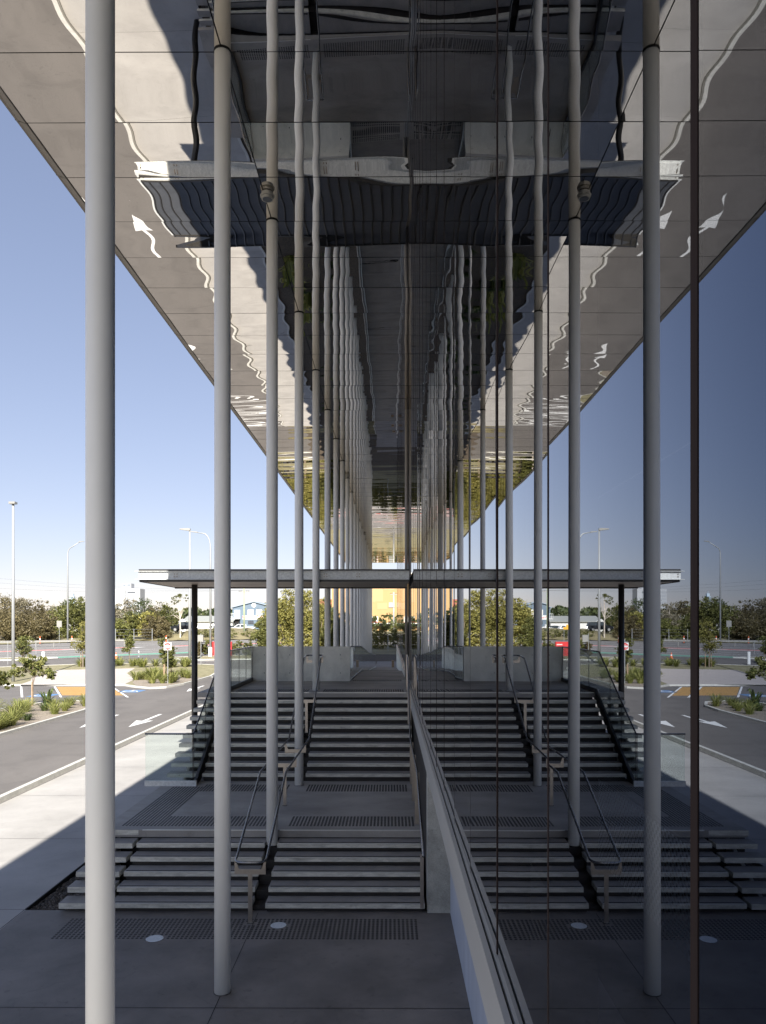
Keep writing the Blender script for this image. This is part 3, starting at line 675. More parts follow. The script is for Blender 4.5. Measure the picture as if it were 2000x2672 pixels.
for y0, y1 in zip(ys_, ys_[1:]):
    y0 += .006; y1 -= .006
    MB().prism([(y0, zbase(y0)), (y1, zbase(y1)), (y1, zr(y1)-.02), (y0, zr(y0)-.02)], 'x', bx-.006, bx+.006).build('glass_panel', M['clear'], bl, fixn=True)
y = ytop
for y1 in (23.6, 24.8, 26.0, 27.13):
    MB().box(bx-.0075, bx+.0075, y1-.007, y1+.006, ZT+.13, 4.13).build('joint', M['dark'], bl)
    MB().box(bx-.006, bx+.006, y+.006, y1-.009, ZT+.13, 4.13).build('glass_panel', M['clear'], bl); y = y1
# ramp balustrade
rb = thing('glass_balustrade', 'long glass balustrade stepping down the ramp beyond the concrete wall', 'balustrade', (-1.43, 27.4, ZT))
def rz_(y):
    for (y0, z0), (y1, z1) in zip(ra, ra[1:]):
        if y0 <= y <= y1: return z0+(z1-z0)*(y-y0)/(y1-y0)
    return ZT
y = 27.4
while y < 75:
    y1 = min(y+1.25, 76)
    MB().prism([(y+.005, rz_(y)+.04), (y1-.005, rz_(y1)+.04), (y1-.005, rz_(y1)+1.19), (y+.005, rz_(y)+1.19)], 'x', -1.418, -1.406).build('glass_panel', M['clear'], rb, fixn=True); y = y1
b = MB(); b.tube([(-1.412, yy, rz_(yy)+1.215) for yy in (27.38, 27.9, 38, 52, 75.9)], .02, 8); b.build('top_rail', M['kerb'], rb)
b = MB()
for (y0, z0), (y1, z1) in zip([(27.38, ZT)]+ra, ra[:4]): b.prism([(y0, z0), (y1, z1), (y1, z1+.05), (y0, z0+.05)], 'x', -1.44, -1.385)
b.build('base_channel', M['galv'], rb, fixn=True)

# ================================================================== HANDRAILS
def arc(p0, pc, p1, n=5):
    p0, pc, p1 = Vector(p0), Vector(pc), Vector(p1); return [((1-t)**2*p0+2*t*(1-t)*pc+t*t*p1) for t in [i/n for i in range(n+1)]]
h = thing('handrail', 'double stainless handrail looping around the columns up the middle of the steps', 'handrail', (-2.3, 12.7, 0))
xl, xr = -2.58, -2.07
prof = [(12.78, 1.03), (12.95, 1.07), (15.25, 2.03), (19.6, 2.03), (23.0, 3.93), (23.75, 3.99)]
pts = [(xl, y, z) for y, z in prof[::-1]][:-1]
pts += arc((xl, 12.84, 1.04), (xl, 12.66, 1.03), (xl+.16, 12.66, 1.03))+arc((xr-.16, 12.66, 1.03), (xr, 12.66, 1.03), (xr, 12.84, 1.04))
pts += [(xr, y, z) for y, z in prof][1:]
b = MB(); b.tube(pts, .0215, 14); b.tube([(xl, 23.75, 3.99), (xr, 23.75, 3.99)], .0215, 12); b.build('rail_tube', M['stainless'], h, smooth=True)
def ubr(y, z, zpost, thick=.012, wide=.52, xc=-2.325, pw=.036):
    b = MB(); x0, x1 = xc-wide/2, xc+wide/2
    b.prism([(x0, z), (x0, z-.21), (x1, z-.21), (x1, z), (x1-.03, z), (x1-.075, z-.125), (x0+.075, z-.125), (x0+.03, z)], 'y', y, y+thick)
    b.build('bracket', M['stainless2'], h)
    if zpost is not None:
        b = MB(); b.box(xc-pw, xc+pw, y-.004, y+.02, zpost, z-.2); b.build('support_post', M['stainless2'], h)
        b = MB(); b.box(xc-pw-.012, xc+pw+.012, y-.025, y+.045, zpost, zpost+.012); b.build('foot_plate', M['stainless'], h)
ubr(12.74, 1.02, 0.0); ubr(16.95, 2.01, ZM); ubr(18.85, 2.01, None); ubr(21.35, 2.98, ZM+5*r2); ubr(23.7, 3.97, None)
h2 = thing('handrail', 'single stainless handrail beside the mirrored glass on the right of the steps', 'handrail', (.545, 12.8, 0))
h = h2; xx = .545
b = MB(); b.tube([(xx+.02, 12.92, 1.06), (xx, 15.25, 2.03), (xx-.02, 19.6, 2.03), (xx-.01, 23.0, 3.93), (xx, 24.0, 3.99)], .0215, 14); b.build('rail_tube', M['stainless'], h2, smooth=True)
for y, z0, z1 in ((15.4, ZM, 2.0), (17.4, ZM, 2.0), (19.2, ZM, 2.0), (21.6, ZM+6*r2, 3.10), (23.6, ZT, 3.94)):
    b = MB(); b.box(xx-.045, xx+.045, y-.01, y+.01, z0, z1); b.build('support_post', M['stainless2'], h2)
b = MB(); b.box(xx-.03, xx+.03, 13.0, 13.02, r1, 1.07); b.build('support_post', M['stainless2'], h2)

# brown bin near ramp end
b = MB(); b.box(.18, .42, 73.5, 74.0, rz_(73.7), rz_(73.7)+.62); b.box(.16, .44, 73.48, 74.02, rz_(73.7)+.62, rz_(73.7)+.66)
tag(b.build('litter_bin', M['timber']), 'small brown box standing at the far end of the ramp', 'bin')

# ================================================================== PLANTS
def rdir(rn):
    z = rn.uniform(-1, 1); a = rn.uniform(0, 6.2832); r = math.sqrt(1-z*z); return Vector((r*math.cos(a), r*math.sin(a), z))
def crown_mesh(name, m, blobs, n, size, rn, cl=.22, droop=0, lw=.4, parent=None):
    """leaf-shaped quads in clumps; blobs = (x,y,z,rx,ry,rz)"""
    vs = []; fs = []
    wts = [b[3]*b[4]*b[5] for b in blobs]; tot = sum(wts)
    for bb, wt in zip(blobs, wts):
        nc = max(3, int(n*wt/tot/26)); per = int(n*wt/tot/nc)+1
        for c in range(nc):
            d = rdir(rn); rr = (rn.random()**.45)
            cx, cyy, cz = bb[0]+d.x*bb[3]*rr, bb[1]+d.y*bb[4]*rr, bb[2]+d.z*bb[5]*rr
            cs = cl*rn.uniform(.5, 1.3)*min(bb[3], bb[5])
            for k in range(per):
                p = Vector((cx+rn.gauss(0, cs), cyy+rn.gauss(0, cs), cz+rn.gauss(0, cs*.7)))
                a = rdir(rn); 
                if droop: a = (a+Vector((0, 0, -droop))).normalized()
                b = a.cross(rdir(rn)); 
                if b.length < .1: continue
                b.normalize(); L = size*rn.uniform(.6, 1.4); w = L*lw
                o = len(vs); vs += [p-a*L*.5, p+b*w*.5, p+a*L*.5, p-b*w*.5]; fs.append((o, o+1, o+2, o+3))
    return MB().add(vs, fs).build(name, m, parent)
def limbs(mb, base, h, r, targets, rn, lean=0, forks=.45):
    top = Vector((base[0]+lean, base[1], base[2]+h)); f = Vector(base).lerp(top, forks)
    mb.tube([base, Vector(base).lerp(f, .5)+Vector((rn.uniform(-.05, .05)*h*.3, 0, 0)), f, top], [r, r*.85, r*.7, r*.25], 7)
    for t in targets:
        t = Vector(t); s0 = f.lerp(top, rn.uniform(0, .5)); md = s0.lerp(t, .5)+Vector((0, 0, .08*h))
        mb.tube([s0, md, t], [r*.45, r*.3, r*.1], 5)
def tree(label, group, loc, h, wd, leaf, bark, seed, kind='round', n=1600, size=.3, clear=.25, name='tree', cat='tree', blobs=None, lw=.4, droop=0, stakes=False):
    rn = random.Random(seed); t = thing(name, label, cat, loc, group); local(t)
    if blobs is None:
        blobs = []; nb = rn.randint(5, 8)
        for k in range(nb):
            a = rn.uniform(0, 6.28); q = k/(nb-1); zc = h*(clear+(1-clear)*(.12+.76*q)); sp = wd/2*(.62 if q < .7 else .38)
            rr = wd*rn.uniform(.17, .30)
            blobs.append((math.cos(a)*sp*rn.uniform(.3, 1), math.sin(a)*sp*rn.uniform(.3, 1), zc, rr, rr, rr*rn.uniform(.7, 1.1)))
        blobs.append((0, 0, h*(clear+(1-clear)*.45), wd*.27, wd*.27, h*(1-clear)*.33))
    else: blobs = [tuple(b) for b in blobs]
    b = MB(); limbs(b, (0, 0, -.1), h*.86, max(.02, h*.016), [x[:3] for x in blobs], rn, lean=rn.uniform(-.05, .05)*h); b.build('trunk', bark, t)
    crown_mesh('crown', leaf, blobs, n, size, rn, parent=t, lw=lw, droop=droop)
    if stakes:
        for k in range(3 if stakes is True else stakes):
            a = 2.1*k+.4; b = MB(); x, y = .38*math.cos(a), .38*math.sin(a); b.box(x-.025, x+.025, y-.025, y+.025, -.05, 1.45); b.build('stake', M['timber'], t)
    return t
# young staked trees around the car park
y1 = W(94, 1838)[1]
T1 = tree('young spreading tree on a stake in the kerbed car park island', None, (-21.6, 46.2, -.02), 3.35, 2.7, M['leaf_e'], M['bark'], 5, n=2600, size=.19, name='young_tree', stakes=0, droop=.5,
     blobs=[(-.75, 0, 2.0, .5, .5, .32), (.8, .2, 1.95, .5, .5, .32), (0, .2, 2.25, .6, .6, .4), (-.3, -.2, 2.75, .45, .45, .35), (.45, 0, 2.65, .45, .4, .35), (0, .1, 3.1, .25, .25, .25), (-1.05, 0, 2.35, .25, .25, .2), (1.1, -.1, 1.75, .25, .25, .18)])
b = MB(); b.box(-.03, .03, -.09, -.04, -.05, 1.45); b.build('stake', M['timber'], T1)
tree('young tree at the left edge of the view, in the car park island', None, (-22.2, 42.6, -.02), 2.9, 2.4, M['leaf_e'], M['bark'], 8, n=2000, size=.19, name='young_tree', droop=.5,
     blobs=[(-.6, 0, 1.75, .5, .5, .35), (.6, 0, 1.85, .55, .5, .4), (0, 0, 2.3, .5, .5, .35), (.9, 0, 1.5, .3, .3, .2)])
for (u, v, h, wd, lab, lf, sd, st) in ((60, 1731, 2.9, 2.5, 'small staked tree on the side-road island beside the tall lamp post', 'leaf_e', 12, 2), (215, 1741, 5.0, 2.8, 'tall narrow staked tree on the verge, half hidden by the nearest column', 'leaf_d', 13, 2), (338, 1729, 3.7, 1.9, 'narrow young tree on the verge right of the nearest column', 'leaf_e', 14, 0), (434, 1777, 3.7, 1.9, 'young reddish-leaved tree with three stakes behind the no entry sign', 'leaf_e', 15, True)):
    p = W(u, v); tree(lab, None, p, h, wd, M[lf], M['bark'], sd, n=2400, size=.2, clear=.3, name='young_tree', stakes=st)
# dense row behind the main road
TL = [(-22, 1548, 134, 8, 'b', 0), (16, 1566, 140, 6.0, 'b', 1), (47, 1564, 137, 6.0, 'b', 2), (62, 1569, 134, 5, 'p', 3), (92, 1588, 131, 6.5, 'b', 4), (122, 1576, 139, 5.5, 'b', 5), (150, 1577, 136, 5.0, 'a', 6), (170, 1563, 141, 5.5, 'c', 7), (202, 1566, 137, 6, 'a', 8), (232, 1562, 140, 6, 'a', 9), (265, 1568, 137, 6, 'b', 10), (298, 1572, 134, 5, 'p', 11), (327, 1567, 140, 5.5, 'p', 12), (372, 1572, 152, 8, 'c', 13), (345, 1600, 133, 4.2, 'a', 14), (372, 1608, 133, 4, 'd', 15), (405, 1590, 137, 3.8, 'r', 16), (390, 1612, 131, 3.2, 'r', 17), (432, 1580, 141, 5.5, 'a', 18), (0, 1600, 129, 5, 'b', 20), (30, 1612, 128, 4.5, 'b', 21), (75, 1605, 128.5, 5, 'b', 22), (118, 1612, 128, 4.5, 'b', 23), (255, 1620, 129, 4.5, 'a', 25), (310, 1622, 129, 4.5, 'a', 26), (422, 1617, 131, 3.5, 'r', 27)]
KD = {'a': ('rounded olive green tree', 'leaf_a', 'palebark'), 'b': ('grey brown feathery she-oak tree', 'leaf_b', 'palebark'), 'c': ('dark green dense tree', 'leaf_c', 'bark'), 'd': ('bright yellowish bushy tree', 'leaf_d', 'bark'), 'p': ('pale sparse gum tree', 'leaf_p', 'palebark'), 'r': ('rusty brown feathery tree', 'leaf_b', 'bark')}
for (u, vt, y, wd, kd, sd) in TL:
    kd0 = wd
    x = (u-1017.8)/2000*y; zt = 5+(1625.2-vt)/2000*y; h = zt-gz(y); wd *= 1.28; nm, lf, bk = KD[kd]
    pos = 'at the far left edge' if u < 5 else 'left of the tall lamp post' if u < 40 else 'between the lamp posts' if u < 160 else 'behind the nearest column' if u < 290 else 'below the white hotel tower' if u < 360 else 'right of the hotel tower'
    rank = sorted(TL).index((u, vt, y, kd0, kd, sd))
    tree('%s %s, %s from the left' % (nm, pos, ('first' if rank == 0 else ORD[rank].split()[0])), 'trees beyond the main road', (x, y, gz(y)), h, wd, M[lf], M[bk], 100+sd, n=3600 if kd != 'p' else 2000, size=.36 if kd != 'b' else .42, clear=.02, lw=.3 if kd in 'br' else .45)
# gum tree with bare pale limbs on the bank
p = ((470-1017.8)/2000*131, 131, gz(131)+.3)
tree('open gum tree with pale bare limbs on the grass bank beside the black car', None, p, 8.2, 5.2, M['leaf_a'], M['palebark'], 44, n=1100, size=.3, name='gum_tree',
     blobs=[(-1.6, 0, 4.8, 1.0, 1, .7), (-.9, 0, 6.3, .8, .8, .6), (.2, 0, 7.2, .9, .8, .6), (-2.3, 0, 3.6, .8, .8, .6), (1.2, 0, 5.3, .7, .7, .5), (.9, 0, 6.6, .5, .5, .4), (-1.2, 0, 3.3, .8, .8, .6)])
# trees and bushes beside and beyond the ramp
MT = [(716, 1552, 96, 3.6, 'd', 'bushy yellow-green tree in sun, left part of the clump beyond the parapet'), (752, 1533, 99, 4.2, 'd', 'tallest bushy yellow-green tree, middle of the clump beyond the parapet'), (797, 1545, 97, 3.6, 'd', 'bushy yellow-green tree between the fourth and fifth columns'), (843, 1553, 101, 3.6, 'd', 'bushy yellow-green tree at the right of the clump, beside the column row'), (690, 1604, 92, 2.6, 'a', 'lower olive bush at the left foot of the tree clump'), (862, 1600, 97, 3.2, 'a', 'low olive tree seen between the fifth and sixth columns'), (898, 1608, 99, 3.6, 'a', 'low olive bush seen between the far columns')]
for i, (u, vt, y, wd, kd, lab) in enumerate(MT):
    x = (u-1017.8)/2000*y; zt = 5+(1625.2-vt)/2000*y; tree(lab, None, (x, y, gz(y)), zt-gz(y), wd*1.25, M[KD[kd][1]], M[KD[kd][2]], 60+i, n=8000, size=.27, clear=.0)
for i, (u, vt, y, wd, kd, lab) in enumerate(((1003, 1630, 108, 3.6, 'd', 'spreading olive bush straight ahead at the end of the ramp, left one'), (1036, 1622, 112, 4.4, 'a', 'spreading olive bush at the end of the ramp beside the glass wall'), (1075, 1628, 113, 5, 'a', 'spreading olive bush hidden beside the glass wall end'), (975, 1645, 110, 2.6, 'd', 'small yellow bush left of the ramp end'), (536, 1668, 97, 1.8, 'a', 'thin upright shrub just right of the second column near the red sign'), (520, 1672, 96, 1.3, 'b', 'spindly shrub near the red sign'), (622, 1668, 98, 1.9, 'a', 'grey green shrub right of the second column'), (650, 1662, 97, 2.0, 'a', 'grey green shrub at the left of the tree clump'))):
    x = (u-1017.8)/2000*y; zt = 5+(1625.2-vt)/2000*y; tree(lab, None, (x, y, gz(y)), zt-gz(y), wd, M[KD[kd][1]], M['palebark'], 80+i, n=4500 if wd > 3 else 1500, size=.22, clear=.02, name='bush', cat='bush')
# hedges in front of the parked cars
for i, (u0, u1, vt, y, lab) in enumerate(((508, 566, 1637, 132, 'rounded green hedge in front of the white low building'), (566, 606, 1640, 133, 'green hedge in front of the black hatchback'), (640, 700, 1642, 136, 'olive hedge in front of the white pickup'))):
    a = (u0-1017.8)/2000*y; c = (u1-1017.8)/2000*y; zt = 5+(1625.2-vt)/2000*y; h = zt-gz(y); rn = random.Random(i)
    t = thing('hedge', lab, 'hedge', ((a+c)/2, y, gz(y))); local(t)
    bl = [((c-a)*(k/5-.5), rn.uniform(-.4, .4), h*rn.uniform(.38, .55), .75, .9, h*.48) for k in range(6)]
    crown_mesh('foliage', M['leaf_a'], bl, 1500, .24, rn, parent=t)
    b = MB(); [b.tube([(q[0], q[1], -.1), (q[0], q[1], q[2])], .05, 5) for q in bl]; b.build('stem', M['bark'], t)
# far wooded rise behind the buildings
rn = random.Random(77); vs = []; fs = []
for k in range(9000):
    u = rn.uniform(-60, 1100); y = rn.uniform(185, 215); x = (u-1017.8)/2000*y
    top = 5+(1625.2-(1596+9*math.sin(u*.02)+6*math.sin(u*.071+1)))/2000*y
    z = gz(y)+(top-gz(y))*(rn.random()**.6); p = Vector((x, y, z)); a = rdir(rn); b_ = a.cross(rdir(rn))
    if b_.length < .1: continue
    b_.normalize(); L = rn.uniform(.8, 1.7); o = len(vs); vs += [p-a*L*.5, p+b_*L*.28, p+a*L*.5, p-b_*L*.28]; fs.append((o, o+1, o+2, o+3))
tag(MB().add(vs, fs).build('far_woodland', M['leaf_c']), 'low mass of dark woodland behind the far buildings', 'woodland', kind='stuff')

# grass clumps
def tuft_mesh(rn, n, r, h, wd=.012):
    b = MB()
    for k in range(n):
        a = rn.uniform(0, 6.28); q = rn.random()**.7*r*.25; L = h*rn.uniform(.5, 1.15); out = r*rn.uniform(.3, 1.3)
        d = Vector((math.cos(a), math.sin(a), 0)); s = Vector((-d.y, d.x, 0)).lerp(Vector((rn.uniform(-1, 1), rn.uniform(-1, 1), 0)), .4).normalized()*wd; p = d*q
        m1 = p+d*out*.25+Vector((0, 0, L*.6)); m2 = p+d*out*.65+Vector((0, 0, L*.95)); e = p+d*out+Vector((0, 0, L*rn.uniform(.7, 1.0)))
        b.add([p-s, p+s, m1+s*.9, m1-s*.9, m2+s*.6, m2-s*.6, e], [(0, 1, 2, 3), (3, 2, 4, 5), (5, 4, 6)])
    return b
def tuft_proto(name, label, cat, group, leaf, seed, n, r, h, wd=.012):
    o = tuft_mesh(random.Random(seed), n, r, h, wd).build(name, leaf); return tag(o, label, cat, group)
protos = {}
def place_tufts(key, label, group, leaf, pts, n=150, r=.5, h=.75, seed=1, cat='grass clump', name='grass_clump', wd=.012):
    rn = random.Random(seed); o = tuft_proto(name, label, cat, group, leaf, seed, n, r, h, wd)
    for i, p in enumerate(sorted(pts, key=lambda p: p[1])):
        q = o if i == 0 else o.copy()
        q['label'] = '%s %s' % (ORD[i], label)
        if i: C.objects.link(q)
        q.location = p; q.rotation_euler = (0, 0, rn.uniform(0, 6.28)); s = rn.uniform(.75, 1.2); q.scale = (s, s, s*rn.uniform(.85, 1.15))
rn = random.Random(5)
pts = [(-18.35-.2*rn.random(), 34.8+i*.62, -.02) for i in range(5)]+[(-19.3, 39.4, -.02), (-19.9, 41.0, -.02), (-20.4, 38.5, -.02), (-20.5, 43.0, -.02), (-21.2, 44.2, -.02), (-20.2, 36.6, -.02), (-21.3, 40.5, -.02), (-21.9, 42.0, -.02)]
place_tufts('i', 'clump of long green grass in the car park island', 'long grass clumps in the car park island', M['blade'], pts, n=170, r=.8, h=.72, seed=3)
pts = [(-18.5, 43.5, -.02), (-18.9, 44.8, -.02), (-18.3, 46, -.02), (-19.4, 46.4, -.02), (-18.4, 42.0, -.02), (-19.8, 45.2, -.02)]
place_tufts('j', 'yellow-green grass clump near the island tip', 'yellow grass clumps at the island tip', M['blade'], pts, n=150, r=.75, h=.7, seed=9)
pts = [(-20.8, 46.9, -.02), (-19.7, 43.6, -.02), (-18.6, 39.2, -.02)]
place_tufts('k', 'low dark green spreading plant in the car park island', 'dark low plants in the island', M['blade2'], pts, n=160, r=.5, h=.35, seed=10, cat='plant', name='low_plant')
t = tuft_mesh(random.Random(4), 22, .62, 1.0, .055).build('strap_leaf_plant', M['blade2']); t.location = (-20.6, 45.9, -.02); tag(t, 'dark strap-leaved plant at the foot of the staked island tree', 'plant')
pts = [(-18.9+rn.uniform(-.9, .9), 64.6+rn.uniform(-1.6, 6), 0.0) for i in range(12)]+[(-21.6+rn.uniform(-.8, .8), 67+rn.uniform(-1, 4), .0) for i in range(8)]
place_tufts('b', 'clump of feathery grass near the no entry sign', 'grass clumps around the no entry sign', M['blade'], pts, n=120, r=.8, h=.75, seed=12, wd=.02)
pts = [(-26.5+rn.uniform(-7, 5.5), 82.2+rn.uniform(-1.6, 2), gz(82)) for i in range(26)]
place_tufts('v', 'tall pale grass clump on the verge beside the footpath', 'tall grass clumps along the verge', M['blade'], pts, n=90, r=.8, h=.8, seed=14, wd=.028)
pts = [(rn.uniform(-6.3, -2.9), rn.uniform(29, 72), -.02) for i in range(26)]
place_tufts('c', 'dark strappy plant in the shaded bed beside the columns', 'plants in the shaded bed', M['blade2'], pts, n=60, r=.5, h=.55, seed=15, cat='plant', name='strappy_plant', wd=.03)
pts = [(-5.6, 42.6, 0), (-5.2, 47.5, 0)]
place_tufts('p', 'young palm with arching fronds in the bed below the roof edge', 'young palms in the bed', M['blade'], pts, n=26, r=1.3, h=1.9, seed=16, cat='palm', name='young_palm', wd=.09)

# ================================================================== STREET THINGS
def lamp_post(label, u, v, vtop, kind, arm=0, r=.08, y=None):
    p = W(u, v); zt = 5+(1625.2-vtop)/2000*p[1]-p[2]; t = thing('lamp_post', label, 'lamp post', p); local(t)
    if kind == 'box':
        MB().tube([(0, 0, 0), (0, 0, zt)], [r*1.1, r*.75], 12).build('pole', M['polegrey'], t, smooth=True)
        MB().box(-.26, .26, -.28, .22, zt-.02, zt+.16).box(-.05, .05, -.05, .05, zt-.3, zt-.02).build('lamp_head', M['lightbody'], t)
    elif kind == 'flat':
        MB().tube([(0, 0, 0), (0, 0, zt)], [r*1.4, r*.8], 12).build('pole', M['polegrey'], t, smooth=True)
        MB().prism([(-1.15, zt+.02), (-1.05, zt+.12), (-.2, zt+.16), (.06, zt+.12), (.06, zt-.1), (-.1, zt-.12)], 'y', -.2, .2).build('lamp_head', M['lightbody'], t, fixn=True)
    else:
        s = 1 if arm > 0 else -1; a = abs(arm); rise = .75 if kind == 'curve' else .1
        pts = [(0, 0, 0), (0, 0, zt-1.9)]+[(s*(1-math.cos(q))*.95, 0, zt-1.9+math.sin(q)*(1.9-rise)) for q in [R(k*15) for k in range(1, 6)]]+[(s*a, 0, zt)]
        MB().tube(pts, [r*1.3, r]+[r*.7]*5+[r*.5], 10).build('pole', M['polegrey'], t, smooth=True)
        MB().prism([(s*(a-.1), zt-.05), (s*(a+.75), zt+.06), (s*(a+.7), zt+.14), (s*(a-.1), zt+.09)], 'y', -.13, .13).build('lamp_head', M['lightbody'], t, fixn=True)
    return t
lamp_post('tall lamp post with a square box head at the far left', 32, 1779, 1314, 'box', r=.13)
lamp_post('street lamp with a curved arm beyond the main road, left of the nearest column', 175, 1677, 1414, 'curve', arm=1.9, r=.11)
lamp_post('lamp post with a flat blade head beside the dark canopy post', 495, 1732, 1382, 'flat', r=.12)
L4 = lamp_post('street lamp with a long horizontal curved arm just left of the second column', 549, 1713, 1389, 'arm', arm=-1.7, r=.11)
MB().box(-.2, .2, -.2, .2, 0, 1.1).build('base_box', M['signwhite'], L4)
# no entry sign
p = W(437.3, 1784); t = thing('no_entry_sign', 'red and white NO ENTRY sign on a thin pole in the mulch bed', 'sign', p); local(t)
MB().tube([(0, 0, -.05), (0, 0, 3.65)], .035, 10).build('pole', M['polegrey'], t)
b = MB(); b.box(-.31, .31, -.05, -.042, 2.75, 3.37); b.build('board', M['signwhite'], t)
b = MB(); b.tube([(0, -.051, 3.06), (0, -.054, 3.06)], .285, 32); b.build('red_disc', M['signred'], t)
b = MB(); b.box(-.25, .25, -.057, -.0545, 2.99, 3.125); b.build('white_bar', M['signwhite'], t)
text('NO', .13, M['signwhite'], t, (0, -.056, 3.20)); text('ENTRY', .12, M['signwhite'], t, (0, -.056, 2.91))
# red entrance block
p = W(576, 1711); t = thing('red_sign_block', 'bright red rectangular sign block beside the lamp post behind the second column', 'sign', p); local(t)
MB().box(-1.4, 1.4, -.2, .2, -.1, 1.75).build('block', M['signred'], t)
b = MB(); rn = random.Random(2)
for k in range(9): b.box(.62+k*.075, .62+k*.075+.055, -.206, -.201, 1.33, 1.47)
b.build('lettering', M['signwhite'], t)
# orange warning board, cabinets, poles, bollards, delineators
y = 114; p = ((584-1017.8)/2000*y+0, y, gz(y)); p = (-25.3, y, gz(y)); t = thing('warning_sign', 'orange temporary road sign on two thin posts behind the second column', 'sign', p); local(t)
MB().prism([(-.4, 2.5), (.4, 2.5), (.4, 2.85), (0, 2.85), (0, 3.2), (-.4, 3.2)], 'y', -.02, .0).build('board', M['signorange'], t, fixn=True)
for x in (-.3, .3): MB().tube([(x, .03, 0), (x, .03, 3.0)], .03, 6).build('post', M['polegrey'], t)
p = W(523, 1675.5); t = thing('grey_cabinet', 'grey roadside cabinet beyond the main road, right of the canopy post', 'cabinet', p); local(t)
MB().box(-.45, .45, -.2, .2, 0, 1.1).build('body', M['lightbody'], t); MB().box(-.47, .47, -.22, .22, 1.1, 1.14).build('lid', M['polegrey'], t)
for u, v, vt, lab in ((524, 1735, 1653, 'thin bare sign pole standing on the verge right of the canopy post'), (92, 1706, 1672, 'thin bare pole beside the main road, right of the tall lamp post'), (18, 1733, 1674, 'thin bare pole beside the main road at the far left'), (153, 1678, 1620, 'thin pole with a blank grey sign plate beyond the main road')):
    p = W(u, v); h = 5+(1625.2-vt)/2000*p[1]-p[2]; t = thing('sign_pole', lab, 'pole', p); local(t)
    MB().tube([(0, 0, -.05), (0, 0, h)], .03, 8).build('pole', M['polegrey'], t)
    if u == 153: MB().box(-.4, .4, -.03, -.01, h-1.0, h).build('plate', M['lightbody'], t)
for u, v, h, lab in ((361, 1722, 1.05, 'slim white bollard on the verge right of the nearest column'), (111, 1733, 1.35, 'stout white bollard on the side-road island by the staked tree')):
    p = W(u, v); t = thing('bollard', lab, 'bollard', p); local(t); r = .07 if h < 1.2 else .17
    MB().tube([(0, 0, -.05), (0, 0, h-.06)], r, 14).build('post', M['signwhite'], t, smooth=False); MB().tube([(0, 0, h-.06), (0, 0, h)], [r*1.05, r*.8], 14).build('cap', M['signwhite'], t)
def delin(label, p):
    t = thing('delineator', label, 'marker post', p, 'orange marker posts along the main road'); local(t)
    MB().tube([(0, 0, 0), (0, 0, 1.15)], [.10, .07], 10).build('post', M['orange'], t); MB().tube([(0, 0, .62), (0, 0, .82)], .105, 10).build('reflector_band', M['signwhite'], t)
    MB().box(-.2, .2, -.2, .2, 0, .06).build('base', M['dark'], t)
delin('orange marker post with a white band beyond the guardrail, right of the tall lamp', W(102.5, 1680)); delin('orange marker post with a white band just above the no entry sign', W(433, 1677))
for x in (-46.4, -50.2): delin('orange marker post beyond the guardrail, %s of the pair behind the nearest column' % ('right' if x > -48 else 'left'), (x, 123+.55*(x+46), gz(121)))
p = W(302, 1719); t = thing('traffic_cone', 'small orange traffic cone at the edge of the side road', 'traffic cone', p); local(t)
MB().tube([(0, 0, .04), (0, 0, .75)], [.17, .04], 14).build('cone', M['orange'], t); MB().box(-.22, .22, -.22, .22, 0, .04).build('base', M['orange'], t); MB().tube([(0, 0, .38), (0, 0, .52)], [.115, .085], 14).build('band', M['signwhite'], t)
# guardrail
t = thing('guardrail', 'long grey steel guardrail beside the main road at the left', 'guardrail', (0, 0, 0)); local(t)
GA, GB = Vector((-39.8, 116.5)), Vector((-95, 103))
b = MB(); dirg = (GB-GA).normalized(); ng = Vector((-dirg.y, dirg.x)); 
def gp_(s, o, z): q = GA+dirg*s+ng*o; return (q.x, q.y, gz(q.y)+z)
prof = [(0, .58), (.06, .63), (0, .70), (0, .74), (.06, .81), (0, .88)]
Lg = (GB-GA).length; vs = [gp_(s, o, z) for s in (0, Lg*.5, Lg) for o, z in prof]; k = len(prof)
b.add(vs, [(i*k+j, i*k+j+1, (i+1)*k+j+1, (i+1)*k+j) for i in range(2) for j in range(k-1)]); b.build('rail_beam', M['lightbody'], t)
b = MB(); q = gp_(0, 0, .73); b.tube([(q[0], q[1], q[2]-.17), (q[0], q[1], q[2]+.17)], .09, 10); b.build('end_cap', M['lightbody'], t)
s = .6
while s < Lg:
    q = gp_(s, -.12, 0); MB().box(q[0]-.05, q[0]+.05, q[1]-.05, q[1]+.05, q[2]-.15, q[2]+.86).build('post', M['lightbody'], t); s += 2.5
# grass bank
b = MB(); nx, ny = 26, 10; vs = []
for j in range(ny+1):
    for i in range(nx+1):
        x = -42+i*(18/nx); y = 127.5+j*(22/ny)+.25*(x+42); e = min(1, max(0, (x+42)/5.5))*min(1, max(0, (-24-x)/4)); f = min(1, j/3)
        vs.append((x, y, gz(y)+.01+1.05*(3*e*e-2*e**3)*f+.05*math.sin(x*2+y)))
b.add(vs, [(j*(nx+1)+i, j*(nx+1)+i+1, (j+1)*(nx+1)+i+1, (j+1)*(nx+1)+i) for j in range(ny) for i in range(nx)]); struct(b, 'grass_bank', M['ground'], smooth=True)
